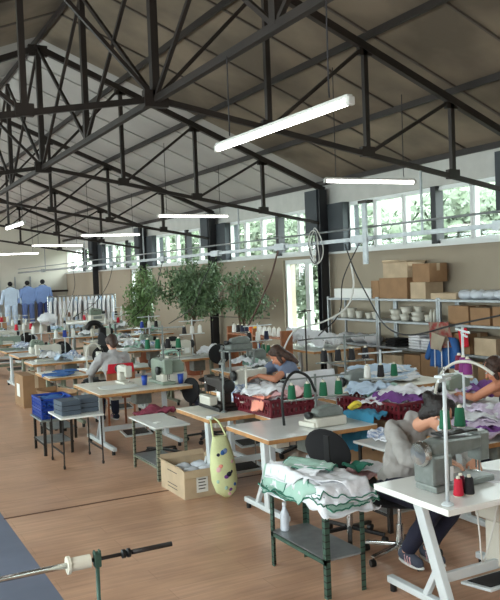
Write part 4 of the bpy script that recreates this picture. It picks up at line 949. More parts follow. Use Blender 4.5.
def shelf_carton(yc, lv, w, h, m, label, d=0.36, x=8.2, z=None, group='cartons on the shelves', rz=0.0, open_=False):
    z0 = (LV[lv] + 0.002) if z is None else z
    return carton(x - d / 2, x + d / 2, yc - w / 2, yc + w / 2, z0, z0 + h, label, m, rz=rz, group=group, tag_=False, tape=True, open_=open_)
# top board
shelf_carton(11.25, 4, 1.15, 0.17, M['paper'], 'long white box lying on top of the shelves beside the glazed door')
B1 = shelf_carton(10.12, 4, 0.72, 0.34, M['card'], 'wide brown carton on top of the shelves under the open white one')
shelf_carton(10.60, 4, 0.22, 0.30, M['card'], 'narrow brown carton left of the wide one on top of the shelves')
shelf_carton(10.05, 4, 0.62, 0.24, M['card_pale'], 'open pale carton stacked on the wide brown one', z=1.98, open_=True)
shelf_carton(9.50, 4, 0.36, 0.26, M['card_pale'], 'small pale carton at the bottom of the right stack on the shelves')
shelf_carton(9.42, 4, 0.40, 0.29, M['card'], 'brown carton on top of the right stack on the shelves', z=1.90)
shelf_carton(8.95, 4, 0.5, 0.09, M['card_pale'], 'flat carton lying on top of the shelves right of the stack', rz=0.1)
def pbag(x, y, z, r, label, group='plastic bags on the shelves', m='poly', name='plastic_bag'):
    o = MB().ell((0, 0, 0), (r, r * 1.3, r * 0.6), nu=16, nv=10).build(name, M[m], smooth=True); o.location = (x, y, z + r * 0.5)
    md = o.modifiers.new('d', 'DISPLACE'); tx = bpy.data.textures.new('crumple', 'CLOUDS'); tx.noise_scale = 0.08; md.texture = tx; md.strength = r * 0.5; md.texture_coords = 'GLOBAL'
    return tag(o, label, 'bag', group)
for i, y in enumerate((8.62, 8.38, 8.12, 7.9)): pbag(8.2, y, 1.64, 0.12, 'crumpled clear bag on top of the shelves, %s right of the flat carton' % ORDL(i, 4), 'bags on top of the shelves')
# level with white bowls/cones
def tub(x, y, z, r, h, label, group, m=None):
    T = thing('white_tub', (x, y, z), label, 'tub', group=group)
    MB().lathe([(r * 0.7, 0), (r * 0.75, 0.01), (r, h), (r * 0.94, h), (r * 0.7, 0.02)], n=16).build('bowl', m or M['machine_white'], T, smooth=True)
    MB().lathe([(r * 1.0, h - 0.01), (r * 1.06, h - 0.006), (r * 1.06, h + 0.004), (r * 0.94, h + 0.004)], n=16).build('rim', m or M['machine_white'], T)
rnd = random.Random(3)
for ti, (y, z, r, h) in enumerate([(11.75, 0, 0.09, 0.16), (11.52, 0, 0.09, 0.17), (11.28, 0, 0.08, 0.12), (11.0, 0, 0.07, 0.10), (10.8, 0, 0.08, 0.12), (10.25, 0, 0.10, 0.08), (10.25, 0.085, 0.11, 0.09), (10.02, 0, 0.09, 0.1), (9.98, 0.11, 0.1, 0.11), (9.7, 0, 0.12, 0.07), (9.7, 0.075, 0.12, 0.07), (9.45, 0, 0.07, 0.10), (9.68, 0.15, 0.07, 0.08)]):
    tub(8.18, y, LV[3] + 0.002 + z, r, h, 'white tub %s on the upper board of the %s shelving bay' % (ordw[ti] if ti < 5 else ['lower left', 'upper left', 'lower middle', 'upper middle', 'lower wide right', 'second wide right', 'single rightmost', 'small topmost'][ti - 5], 'left' if y > 10.5 else 'second'), 'white tubs on the upper %s bay' % ('left' if y > 10.5 else 'second'))
for i in range(2): tag(MB().lathe([(0.025, 0), (0.027, 0.14), (0.012, 0.17), (0.012, 0.2)], n=12).build('white_bottle', M['machine_white'], loc=(8.1, 9.22 + 0.08 * i, LV[3] + 0.002), smooth=True), 'small white bottle at the end of the upper second bay, ' + ['right one', 'left one'][i], 'bottle', 'white bottles on the shelves')
for i, (y, w) in enumerate([(8.62, 0.42), (8.18, 0.38), (7.74, 0.4), (7.2, 0.44), (6.75, 0.36), (6.3, 0.4)]):
    shelf_carton(y, 3, w, 0.27 - 0.02 * (i % 2), M['card'], 'brown carton in the upper right bay, ' + ['leftmost', 'second from left', 'third from left', 'fourth from left', 'fifth from left', 'rightmost'][i])
# middle level
ORDB = ['bottom', 'second from bottom', 'third from bottom', 'fourth from bottom', 'fifth from bottom']
for i, y in enumerate((11.7, 11.3, 10.9)): pbag(8.18, y, LV[2], 0.15, 'white crumpled bag on the middle board of the left bay, ' + ['leftmost', 'middle', 'rightmost'][i], 'bags on the middle board', 'c_white')
for i, (y, k) in enumerate([(10.25, 5), (9.35, 6), (9.65, 7), (9.15, 6)]):
    for j in range(k - 2): tag(MB().box((8.18, y, LV[2] + 0.02 + 0.045 * j), (0.3, 0.27, 0.04), rz=rnd.uniform(-0.1, 0.1)).build('folded_bundle', M['black_fab'] if i == 0 else M['c_white'], bevel=0.015), ('black folded bundle, %s in the stack on the middle board' % ORDB[j] if i == 0 else 'white folded bundle, %s in the %s on the middle board' % (ORDB[j], ['', 'first stack', 'middle stack', 'last stack'][i])), 'bundle', ('black' if i == 0 else 'white %s' % ordw[i]) + ' bundles on the middle board')
for i, (y, w) in enumerate([(8.6, 0.4), (8.1, 0.42), (7.5, 0.4), (7.05, 0.4), (6.5, 0.45)]):
    shelf_carton(y, 2, w, 0.3 - 0.05 * (i % 2), M['card'] if i != 1 else M['card_pale'], 'brown carton on the middle board of the right bays, ' + ['leftmost', 'paler one', 'beside the white stand', 'second from right', 'rightmost'][i])
for i, (y, w) in enumerate([(11.7, 0.4), (11.25, 0.4), (10.85, 0.35), (10.2, 0.5), (9.7, 0.4), (9.28, 0.4), (8.6, 0.5), (8.0, 0.5), (7.3, 0.5), (6.6, 0.5)]):
    shelf_carton(y, 1, w, 0.28 + 0.04 * (i % 3), M['card'] if i % 3 else M['card_pale'], 'brown carton on the lower board of the shelves, %s from the glazed door' % (ordw + ['tenth'])[i])
for i, (y, w) in enumerate([(11.5, 0.6), (10.7, 0.5), (9.9, 0.6), (8.4, 0.6)]):
    shelf_carton(y, 0, w, 0.26, M['card'], 'brown carton on the bottom board of the shelves, %s from the glazed door' % ordw[i])

# blue striped garment and red bundle hanging at the shelf front
def hung_cloth(name, x, y, z0, z1, w, m, label, wave=0.03, nx=3.0, along='Y', cat='garment', flare=0.2, group=None):
    b = MB(); vs = []; nu, nv = 24, 14
    for j in range(nv + 1):
        for i in range(nu + 1):
            u = i / nu - 0.5; t = j / nv; ww = w * (1 + flare * t)
            q = wave * (0.4 + t) * math.sin(u * 2 * PI * nx + t * 2)
            a = u * ww; vs.append((q, a, -(z1 - z0) * t) if along == 'Y' else (a, q, -(z1 - z0) * t))
    b.add(vs, [(j * (nu + 1) + i, j * (nu + 1) + i + 1, (j + 1) * (nu + 1) + i + 1, (j + 1) * (nu + 1) + i) for j in range(nv) for i in range(nu)])
    o = b.build(name, m, smooth=True, loc=(x, y, z1)); md = o.modifiers.new('s', 'SOLIDIFY'); md.thickness = 0.008
    return tag(o, label, cat, group)
BT = thing('blue_tabard', (7.94, 8.85, 0.62), 'blue garment with white stripes hanging on the front of the shelves', 'garment')
h = hung_cloth('body', 0, 0, 0, 0.46, 0.5, M['c_blue'], '', flare=0.1); del h['label']; del h['category']; h.parent = BT
for q in (-0.13, 0.02, 0.17): MB().box((-0.035, q, 0.2), (0.006, 0.02, 0.42)).build('stripe', M['c_white'], BT)
for q in (-1, 1): MB().cap((0, q * 0.22, 0.40), (-0.02, q * 0.34, 0.14), 0.06, 0.05).build('sleeve', M['c_blue'], BT, smooth=True)
M['c_redpat'] = cloth('faded_red_print', (150, 70, 66), c2=(150, 136, 120), sc=14)
for o_ in (hung_cloth('cloth_bundle', 7.92, 8.95, 0.92, 1.30, 0.42, M['c_redpat'], 'faded red patterned cloth hanging above the blue garment', wave=0.05, nx=2, flare=0.25, cat='cloth'),
           hung_cloth('cloth_bundle', 7.85, 8.86, 0.88, 1.12, 0.30, cloth('beige_felt', (168, 156, 138)), 'beige cloth hanging slanted over the faded red patterned one', wave=0.02, nx=1, flare=-0.3, cat='cloth'),
           hung_cloth('cloth_bundle', 7.92, 8.44, 0.95, 1.22, 0.16, M['c_red'], 'narrow red cloth hanging right of the blue garment', wave=0.02, nx=1.5, flare=0.1, cat='cloth')):
    o_.rotation_euler = (R(random.uniform(-14, 14)), 0, 0)

# ================================================================== CABLE DROPS AND COIL
cable([(6.5, 11.2, 2.5), (6.48, 11.5, 2.0), (6.42, 12.0, 1.4), (6.2, 12.1, 1.0), (5.9, 12.1, 0.80)], 0.016, M['cable_brown'], 'brown cable curving down from the power rail left of the glazed door')
cable([(6.5, 9.27, 2.5), (6.4, 8.9, 2.1), (6.2, 8.3, 1.7), (5.9, 7.6, 1.42), (5.7, 6.9, 1.36), (5.7, 6.2, 1.5), (5.8, 5.6, 1.62)], 0.010, M['cable_black'], 'black cable sagging from the power rail across the shelves')
cable([(6.44, 9.05, 2.22), (6.4, 8.95, 1.9), (6.3, 9.0, 1.6), (6.1, 9.3, 1.40), (5.8, 9.6, 1.28), (5.6, 9.7, 0.9)], 0.014, M['cable_white'], 'white cable dropping from the grey duct to the tables')
cable([(6.5, 5.4, 2.55), (6.45, 5.9, 2.2), (6.2, 5.3, 1.9), (6.2, 4.6, 1.7)], 0.010, M['cable_black'], 'black cable below the power rail at the right edge')
for i, (y, x2, y2, l) in enumerate([(13.6, 6.1, 15.2, 'in front of the plants'), (16.4, 5.8, 17.0, 'left of the indoor trees'), (20, 5.6, 20.8, 'at the far left middle'), (24, 5.8, 22.4, 'farthest left'), (8.9, 6.4, 9.9, 'right of the dark pier')]):
    cable([(6.5, y, 2.52), (6.4, y + (y2 - y) * 0.3, 2.0), ((6.5 + x2) / 2, (y + y2) / 2, 1.5), (x2, y2, 1.15)], 0.009, M['cable_black'], 'thin dark cable hanging from the power rail ' + l)
tag(MB().tube([(8.15, 14.5, 1.17), (8.15, 18.8, 1.10)], 0.008, 6).build('wall_cable', M['cable_black']), 'dark cable running along the wall left of the glazed door', 'cable')
CL = thing('cable_coil', (6.44, 9.98, 2.53), 'coil of grey cable hanging on the power rail before the dark pier', 'cable coil')
for k in range(5):
    pts = [Vector((-0.02 + 0.012 * k - 0.03 * math.sin(a * 2 + k), (0.10 + 0.012 * k) * math.cos(a), (0.24 + 0.01 * k) * math.sin(a) - 0.02)) for a in [2 * PI * q / 28 for q in range(29)]]
    MB().tube(pts, 0.008, 6, cap=False).build('loop', M['cable_black'] if k % 2 else M['cable_white'], CL, smooth=True)

# ================================================================== INDOOR TREES
def ficus(x, y, h, crown, label, seed, m, n=2400, pot=0.2):
    rnd = random.Random(seed); T = thing('potted_ficus', (x, y, 0), label, 'plant', group='potted indoor trees')
    p_ = MB().lathe([(pot * 0.7, 0), (pot, 0.36), (pot * 1.08, 0.36), (pot * 1.08, 0.40), (pot * 0.95, 0.40), (pot * 0.92, 0.36)], n=20).build('pot', M['pot'], T, smooth=False)
    MB().lathe([(0.01, 0.355), (pot * 0.93, 0.36), (pot * 0.93, 0.365), (0.01, 0.37)], n=16).build('soil', M['soil'], p_)
    b = MB(); tips = []
    for k in range(3): b.tube(smoothcurve([(0.03 * k, 0.02 * k, 0.36), (rnd.uniform(-.06, .06), rnd.uniform(-.06, .06), h * 0.3), (rnd.uniform(-.1, .1), rnd.uniform(-.1, .1), h * 0.55)], 4), 0.018, 7)
    for k in range(46):
        cx, cy, cz, rx, rz_ = crown[k % len(crown)]
        d = Vector((rnd.gauss(0, 1), rnd.gauss(0, 1), rnd.gauss(0, 1))).normalized() * rnd.uniform(0.5, 1) ** 0.5
        tip = Vector((cx + d.x * rx, cy + d.y * rx, cz + d.z * rz_)); st = Vector((0, 0, h * 0.38)).lerp(Vector((cx * 0.6, cy * 0.6, cz)), rnd.uniform(0.2, 0.9))
        mid = (st + tip) / 2 + Vector((0, 0, 0.1)); b.tube(smoothcurve([st, mid, tip], 3), [0.01] * 3 + [0.006] * 3 + [0.003], 5); tips.append((st, mid, tip))
    b.build('trunk', M['bark'], T, smooth=True)
    f = MB()
    for k in range(n):
        st, mid, tip = rnd.choice(tips); t = rnd.uniform(0.35, 1.12); c = st.lerp(tip, t) + Vector((rnd.gauss(0, .075), rnd.gauss(0, .075), rnd.gauss(0, .075) - 0.03))
        a = Vector((rnd.uniform(-1, 1), rnd.uniform(-1, 1), rnd.uniform(-1.6, 0.1))).normalized(); q = a.cross(Vector((rnd.uniform(-1, 1), rnd.uniform(-1, 1), 1))).normalized(); L = rnd.uniform(0.06, 0.10); n_ = a.cross(q) * 0.008
        f.add([c, c + a * L * 0.5 + q * L * 0.26 + n_, c + a * L, c + a * L * 0.5 - q * L * 0.26 + n_], [(0, 1, 2, 3)])
    f.build('foliage', m, T)
ficus(6.75, 15.4, 2.5, [(0.0, 0, 2.05, 0.66, 0.42), (-0.5, 0.1, 1.9, 0.45, 0.42), (0.55, -0.2, 1.85, 0.5, 0.38), (0.1, 0, 2.3, 0.5, 0.25), (0.2, 0, 1.7, 0.55, 0.36)], 'tall dense potted ficus tree before the window wall', 21, M['leaf'], 8500, 0.24)
ficus(7.2, 14.1, 2.1, [(0.1, 0, 2.0, 0.38, 0.28), (0.3, -0.2, 1.7, 0.32, 0.24)], 'smaller potted ficus with drooping branches right of the dense one', 22, M['leaf'], 2800, 0.18)
ficus(6.25, 17.0, 2.4, [(0.0, 0, 2.0, 0.4, 0.4), (-0.1, 0.1, 1.5, 0.35, 0.4)], 'thin light green potted ficus left of the dense one', 23, M['leaf_light'], 3400, 0.2)

# ================================================================== FAR END: garment rail and hanging scrubs
GR = thing('garment_rail', (6.75, 24, 0), 'long rail of hanging white garments near the far wall', 'clothes rail')
for sx in (-1, 1): MB().cyl((sx * 1.08, 0, 0), (sx * 1.08, 0, 1.68), 0.02).build('upright', M['chrome'], GR)
MB().cyl((-1.1, 0, 1.67), (1.1, 0, 1.67), 0.016).build('rail', M['chrome'], GR)
for sx in (-1, 1): MB().box((sx * 1.08, 0, 0.02), (0.05, 0.5, 0.03)).build('foot', M['chrome'], GR)
for i in range(16):
    T = thing('hanging_garment', (5.78 + 0.13 * i, 24, 0.72), 'white garment hanging on the long rail near the far wall, ' + ORDL(i, 16), 'garment', rz=R(68 + random.uniform(-12, 12)), group='white garments on the long rail')
    h_ = 0.92
    b = MB(); b.prism([(-0.22, 0), (0.22, 0), (0.20, h_ * 0.8), (0.23, h_ * 0.86), (0.06, h_), (-0.06, h_), (-0.23, h_ * 0.86), (-0.20, h_ * 0.8)], 'Y', -0.03, 0.03); b.build('body', M['c_white'] if i % 3 else M['c_lblue'], T, bevel=0.02)
    for q in (-1, 1): MB().cap((q * 0.21, 0, h_ * 0.84), (q * 0.28, 0, h_ * 0.45), 0.045, 0.04, 8).build('sleeve', M['c_white'], T, smooth=True)
def scrubs(x, label, c1, c2, z=0.75):
    T = thing('hanging_scrubs', (x, 32.2, z), label, 'garment', group='scrubs hanging on the far wall')
    b = MB(); b.prism([(-0.26, 0.72), (0.26, 0.72), (0.25, 1.25), (0.30, 1.36), (0.08, 1.48), (-0.08, 1.48), (-0.30, 1.36), (-0.25, 1.25)], 'Y', -0.06, 0.06); b.build('top', c1, T, bevel=0.03)
    for q in (-1, 1):
        MB().cap((q * 0.27, 0, 1.32), (q * 0.38, -0.02, 0.85), 0.075, 0.06, 8).build('sleeve', c1, T, smooth=True)
        MB().cap((q * 0.13, 0, 0.70), (q * 0.15, 0, 0.05), 0.12, 0.10, 8).build('trouser_leg', c2, T, smooth=True)
    MB().tube([(-0.16, 0, 1.46), (0, 0, 1.54), (0.16, 0, 1.46)], 0.012, 6).build('hanger', M['black'], T)
    MB().ell((0, 0, 1.62), (0.10, 0.08, 0.10)).build('collar_form', M['black_fab'], T, smooth=True)
scrubs(6.12, 'pale grey blue scrubs hanging leftmost on the far wall', M['c_lblue'], M['c_lblue'], 0.5)
scrubs(6.80, 'blue scrubs hanging in the middle on the far wall', M['c_scrub'], cloth('mid_blue_cloth', (90, 110, 160)), 0.52)
scrubs(7.42, 'blue top over dark blue trousers hanging rightmost on the far wall', M['c_scrub'], cloth('dark_blue_cloth', (50, 62, 110)), 0.55)
struct(MB().span((7.7, 32.3, 1.72), (8.5, 32.45, 1.80)).build('trim_40', M['steel_dark']))
for i in range(3): struct(MB().span((5.75 + 0.62 * i - 0.02, 32.42, 0.3), (5.75 + 0.62 * i + 0.02, 32.5, 2.4)).build('trim_%d' % (41 + i), M['galv']))
pbag(5.05, 21.5, 0.98, 0.26, 'big white bag standing on a far table below the hanging scrubs', 'bags at the far end', 'c_white')
carton(3.6, 4.1, 22.3, 22.9, 0.77, 1.2, 'brown carton on a far table at the left edge', M['card'])

# ================================================================== FOREGROUND CUTTING RAIL
PR = thing('fabric_roll_stand', (1.035, 3.62, 0), 'metal roll holder with a long bar and clamp in the lower left foreground', 'roll stand')
MB().cyl((0, 0, 0), (0, 0, 0.735), 0.010, n=12).build('post', M['green_metal'], PR, smooth=True)
MB().cyl((-1.3, 0, 0), (-1.3, 0, 0.80), 0.014, n=12).build('post', M['green_metal'], PR, smooth=True)
for x in (0, -1.3): MB().lathe([(0.09, 0), (0.09, 0.012), (0.02, 0.03)], (x, 0, 0), 16).build('base', M['green_metal'], PR)
MB().cyl((-1.45, 0, 0.765), (-0.05, 0, 0.765), 0.014, n=12).build('bar', M['chrome'], PR, smooth=True)
MB().cyl((-0.05, 0, 0.765), (0.16, 0, 0.765), 0.009, n=12).build('threaded_rod', M['steel_dark'], PR, smooth=True)
MB().cyl((0.16, 0, 0.765), (0.385, 0, 0.765), 0.012, n=12).build('bar_end', M['steel_dark'], PR, smooth=True)
MB().lathe([(0.012, -0.025), (0.022, -0.02), (0.022, -0.006), (0.014, 0), (0.022, 0.006), (0.022, 0.02), (0.012, 0.025)], (0.145, 0, 0.765), 14, 'X').build('lock_nut', M['black'], PR)
c = MB(); c.box((0, 0, 0.765), (0.034, 0.04, 0.07)); c.box((-0.012, 0, 0.795), (0.01, 0.03, 0.03)); c.box((0.012, 0, 0.795), (0.01, 0.03, 0.03)); c.build('clamp', M['green_metal'], PR, bevel=0.006)
MB().lathe([(0.018, -0.05), (0.032, -0.05), (0.032, 0.05), (0.018, 0.05)], (-0.085, 0, 0.765), 24, 'X').build('tube_sleeve', M['cone_core'], PR, smooth=False)
MB().lathe([(0.018, -0.062), (0.042, -0.062), (0.042, -0.048), (0.018, -0.048)], (-0.085, 0, 0.765), 24, 'X').build('tube_flange', M['cone_core'], PR)
# ================================================================== PEOPLE
def V(*a): return Vector(a)
def skin_mods(o, vox, sm=2, f=0.6, disp=0.0, dsc=0.1):
    r = o.modifiers.new('remesh', 'REMESH'); r.mode = 'VOXEL'; r.voxel_size = vox; r.use_smooth_shade = True
    if disp:
        tx = bpy.data.textures.new('folds', 'CLOUDS'); tx.noise_scale = dsc; tx.noise_depth = 1
        d = o.modifiers.new('folds', 'DISPLACE'); d.texture = tx; d.strength = disp; d.mid_level = 0.45; d.texture_coords = 'GLOBAL'
    s_ = o.modifiers.new('smooth', 'SMOOTH'); s_.iterations = sm; s_.factor = f
def frame(f, upv=(0, 0, 1)):
    f = Vector(f).normalized(); r = f.cross(Vector(upv)).normalized(); u = r.cross(f); return r, f, u, Matrix((r, f, u)).transposed()
def hand(b, w, d, n_, side, curl=0.5):
    d = Vector(d).normalized(); n_ = Vector(n_); n_ = (n_ - d * n_.dot(d)).normalized(); sd = d.cross(n_).normalized() * side
    m = Matrix((sd, d, n_)).transposed()
    b.ell(w + d * 0.045, (0.040, 0.052, 0.018), m)
    for i, (L, off) in enumerate(((0.068, 0.030), (0.078, 0.010), (0.072, -0.010), (0.056, -0.028))):
        a = w + d * 0.085 + sd * off; k1 = a + (d * (1 - 0.3 * curl) - n_ * curl * 0.4).normalized() * L * 0.5 + sd * off * 0.15
        k2 = k1 + (d * (1 - curl) - n_ * curl * 1.2).normalized() * L * 0.5
        b.cap(a - d * 0.02, k1, 0.0095, 0.0085, 8); b.cap(k1, k2, 0.0085, 0.0075, 8)
    a = w + d * 0.025 + sd * 0.03; k1 = a + (sd * 0.6 + d * 0.7 - n_ * 0.2).normalized() * 0.035; k2 = k1 + (d * 0.95 + sd * 0.15 - n_ * 0.3).normalized() * 0.030
    b.cap(a, k1, 0.012, 0.010, 8); b.cap(k1, k2, 0.010, 0.0085, 8)
def person(base, label, J, head_dir, P, heading, shirt, shirt_m, pants_m, skin_m, hair_m, hair, sleeve='long', neck=True, shoe_m=None, mask=False):
    T = thing('person', base, label, 'person', group=None); B = Vector(base)
    q = {k: Vector(v) - B for k, v in J.items()}
    hr, hf, hu, hm = frame(head_dir, (0, 0, 1)); br, bf, bu, bm = frame(heading)
    H = q['head']; b = MB()
    # torso
    sp = (q['chest'] - q['pelvis']).normalized()
    _, _, _, tm = frame(bf - sp * bf.dot(sp), sp)
    b.ell(q['pelvis'], (0.16, 0.115, 0.11), tm); b.cap(q['pelvis'], q['chest'], 0.112, 0.118, 14)
    b.ell(q['chest'], (0.148, 0.10, 0.16), tm, 16, 12); b.cap(q['sl'], q['sr'], 0.052, 0.052, 12)
    nb = (q['sl'] + q['sr']) / 2 + sp * 0.035; b.cap(nb - sp * 0.04, H - hu * 0.06 - hf * 0.02, 0.056, 0.050, 12)
    # head
    b.ell(H + hu * 0.03 - hf * 0.012, (0.073, 0.092, 0.086), hm, 18, 14)
    b.ell(H + hf * 0.022 - hu * 0.035, (0.059, 0.064, 0.078), hm, 16, 12); b.ell(H + hf * 0.055 - hu * 0.092, (0.026, 0.024, 0.022), hm)
    b.cap(H + hf * 0.080 + hu * 0.010, H + hf * 0.104 - hu * 0.024, 0.008, 0.013, 8); b.ell(H + hf * 0.074 + hu * 0.028, (0.048, 0.014, 0.009), hm)
    b.ell(H + hf * 0.082 - hu * 0.052, (0.026, 0.012, 0.012), hm)
    for s_ in (-1, 1):
        b.ell(H + hr * 0.075 * s_ - hf * 0.005 - hu * 0.012, (0.010, 0.018, 0.030), hm); b.ell(H + hr * 0.036 * s_ + hf * 0.058 - hu * 0.03, (0.022, 0.018, 0.022), hm)
    for s_, S, E, Wk, d in (('L', 'sl', 'el', 'wl', 'hdl'), ('R', 'sr', 'er', 'wr', 'hdr')):
        b.cap(q[S], q[E], 0.050, 0.040, 12); b.cap(q[E], q[Wk], 0.040, 0.026, 12)
        dd = J[d]; hand(b, q[Wk], dd, (0, 0, 1), 1 if s_ == 'L' else -1, 0.45)
    for s_ in 'lr':
        b.cap(q['hip' + s_], q['k' + s_], 0.085, 0.060, 12); b.cap(q['k' + s_], q['a' + s_], 0.058, 0.036, 12)
        td = (Vector(J['toe']) - Vector((0, 0, 0))).normalized(); b.cap(q['a' + s_] - V(0, 0, 0.03) - td * 0.03, q['a' + s_] - V(0, 0, 0.045) + td * 0.13, 0.036, 0.028, 10)
    o = b.build('body', skin_m, T, smooth=True); skin_mods(o, 0.0065, 2)
    # eyes and mouth
    for s_ in (-1, 1):
        e = MB().ell(H + hr * 0.030 * s_ + hf * 0.076 + hu * 0.008, (0.013, 0.010, 0.009), hm).build('eye', M['eye_white'], T, smooth=True)
        MB().ell(H + hr * 0.030 * s_ + hf * 0.084 + hu * 0.007, (0.006, 0.004, 0.006), hm).build('iris', M['iris'], e, smooth=True)
        MB().cap(H + hr * 0.016 * s_ + hf * 0.088 + hu * 0.030, H + hr * 0.046 * s_ + hf * 0.078 + hu * 0.032, 0.004, 0.003, 6).build('eyebrow', hair_m, T, smooth=True)
    if not mask: MB().ell(H + hf * 0.090 - hu * 0.053, (0.020, 0.008, 0.007), hm).build('mouth', M['lip'], T, smooth=True)
    else:
        k = MB().ell(H + hf * 0.058 - hu * 0.048, (0.056, 0.058, 0.052), hm, 16, 12).build('face_mask', M['mask'], T, smooth=True)
        for s_ in (-1, 1): MB().tube([H + hf * 0.07 + hr * 0.050 * s_ - hu * 0.035, H + hr * 0.08 * s_ + hf * 0.0 - hu * 0.01], 0.003, 5).build('ear_loop', M['mask'], k)
    # hair
    h = MB(); h.ell(H + hu * 0.040 - hf * 0.026, (0.080, 0.091, 0.083), hm, 18, 14); h.cap(H - hf * 0.05 + hu * 0.02, H - hf * 0.065 - hu * 0.045, 0.07, 0.055, 14)
    for s_ in (-1, 1): h.cap(H + hr * 0.060 * s_ + hu * 0.06 + hf * 0.02, H + hr * 0.068 * s_ - hf * 0.03 - hu * 0.01, 0.028, 0.026, 10)
    h.cap(H + hf * 0.045 + hu * 0.085, H - hf * 0.02 + hu * 0.092, 0.028, 0.03, 10)
    for c in hair: h.cap(H + hr * c[0][0] + hf * c[0][1] + hu * c[0][2], H + hr * c[1][0] + hf * c[1][1] + hu * c[1][2], c[2], c[3], 12)
    o = h.build('hair', hair_m, T, smooth=True); skin_mods(o, 0.008, 2, disp=0.008, dsc=0.02)
    # shirt
    g = MB(); ex = 0.018
    g.ell(q['pelvis'] + sp * 0.02, (0.175, 0.135, 0.10), tm, 16, 10); g.cap(q['pelvis'] + sp * 0.02, q['chest'], 0.135, 0.135, 16); g.ell(q['chest'], (0.17, 0.125, 0.165), tm, 18, 12)
    g.cap(q['chest'], nb - sp * 0.055, 0.12, 0.085, 14)
    if sleeve != 'none': g.cap(q['sl'], q['sr'], 0.067, 0.067, 14); g.cap(nb - sp * 0.05, nb + sp * 0.02 - bf * 0.01, 0.078, 0.066, 12)
    for S, E, Wk in (('sl', 'el', 'wl'), ('sr', 'er', 'wr')):
        if sleeve == 'none': g.cap(nb.lerp(q[S], 0.45) - sp * 0.09, nb.lerp(q[S], 0.45) + sp * 0.0, 0.04, 0.03, 10); continue
        if sleeve == 'short': g.cap(q[S], q[S].lerp(q[E], 0.45), 0.070, 0.066, 14)
        else: g.cap(q[S], q[E], 0.070, 0.058, 14); g.cap(q[E], q[E].lerp(q[Wk], 0.88 if sleeve == 'long' else 0.5), 0.057, 0.043, 14)
    o = g.build(shirt, shirt_m, T, smooth=True); skin_mods(o, 0.010, 1, disp=0.036, dsc=0.075)
    # trousers
    g = MB(); g.ell(q['pelvis'] - sp * 0.03, (0.17, 0.13, 0.11), tm, 16, 10)
    for s_ in 'lr':
        g.cap(q['hip' + s_], q['k' + s_], 0.10, 0.076, 14); g.cap(q['k' + s_], q['k' + s_].lerp(q['a' + s_], 0.92), 0.074, 0.054, 14)
    o = g.build('trousers', pants_m, T, smooth=True); skin_mods(o, 0.012, 3, disp=0.02, dsc=0.12)
    for s_ in 'lr':
        td = Vector(J['toe']).normalized(); a = q['a' + s_]; g = MB()
        g.cap(a - V(0, 0, 0.035) - td * 0.04, a - V(0, 0, 0.05) + td * 0.14, 0.043, 0.036, 12)
        sh = g.build('shoe', shoe_m or M['c_navy'], T, smooth=True)
        sd = td.cross(V(0, 0, 1)); mm = Matrix((sd, td, V(0, 0, 1))).transposed()
        MB().ell(a + td * 0.05 - V(0, 0, 0.078), (0.048, 0.145, 0.014), mm, 16, 6).build('sole', M['paper'], sh, smooth=True)
        for w_ in (-0.01, 0.02, 0.05):
            MB().bar(a + td * (0.05 + w_) - V(0, 0, 0.065) + sd * 0.040, a + td * (0.03 + w_) - V(0, 0, 0.02) + sd * 0.034, 0.008, 0.008).build('stripe', M['c_pink'], sh)
            MB().bar(a + td * (0.05 + w_) - V(0, 0, 0.065) - sd * 0.040, a + td * (0.03 + w_) - V(0, 0, 0.02) - sd * 0.034, 0.008, 0.008).build('stripe', M['c_pink'], sh)
    return T
# woman in grey shirt, nearest
P3 = person((3.53, 4.46, 0), 'person with dark bun, face mask and grey shirt sewing at the nearest white table', dict(pelvis=(3.53, 4.46, 0.565), chest=(3.53, 4.36, 0.84), sl=(3.69, 4.28, 0.985), sr=(3.37, 4.30, 0.985),
    head=(3.60, 4.08, 1.105), el=(3.82, 4.05, 0.84), er=(3.28, 4.05, 0.85), wl=(3.66, 3.82, 0.82), wr=(3.44, 3.87, 0.85), hdl=(-0.4, -0.5, -0.1), hdr=(0.6, -0.5, -0.25),
    hipl=(3.62, 4.44, 0.54), hipr=(3.44, 4.44, 0.54), kl=(3.66, 3.99, 0.52), kr=(3.46, 3.97, 0.52), al=(3.62, 4.26, 0.12), ar=(3.46, 4.30, 0.12), toe=(-0.1, -1, 0)),
    (0.5, -0.62, -0.6), None, (0.12, -1, 0), 'shirt', M['grey_shirt'], M['c_navy'], M['skin'], M['hair_dark'], [((0, -0.07, -0.02), (0, -0.075, -0.07), 0.055, 0.045), ((0, -0.09, 0.03), (0, -0.125, 0.05), 0.045, 0.045), ((0, 0.02, 0.10), (0, 0.07, 0.06), 0.035, 0.025)], 'long', mask=True, shoe_m=cloth('shoe_grey', (70, 74, 88)))
# seated from behind
person((3.46, 10.78, 0), 'person in a light grey knit seen from behind at the far left tables', dict(pelvis=(3.46, 10.72, 0.565), chest=(3.46, 10.80, 0.85), sl=(3.29, 10.84, 1.0), sr=(3.63, 10.84, 1.0),
    head=(3.48, 10.92, 1.20), el=(3.16, 10.98, 0.78), er=(3.76, 10.98, 0.78), wl=(3.33, 11.22, 0.82), wr=(3.60, 11.22, 0.82), hdl=(0.2, 1, 0), hdr=(-0.2, 1, 0),
    hipl=(3.37, 10.76, 0.54), hipr=(3.55, 10.76, 0.54), kl=(3.36, 11.18, 0.52), kr=(3.56, 11.18, 0.52), al=(3.36, 11.16, 0.12), ar=(3.56, 11.12, 0.12), toe=(0, 1, 0)),
    (0.02, 0.92, -0.3), None, (0, 1, 0), 'cardigan', M['lgrey_knit'], M['c_navy'], M['skin'], M['hair_brown'], [((0, -0.05, -0.03), (0, -0.055, -0.06), 0.055, 0.04)], 'long')
WC = thing('wooden_chair', (3.46, 10.72, 0), 'wooden chair with a curved backrest under the person in light grey knit', 'chair', group='work chairs')
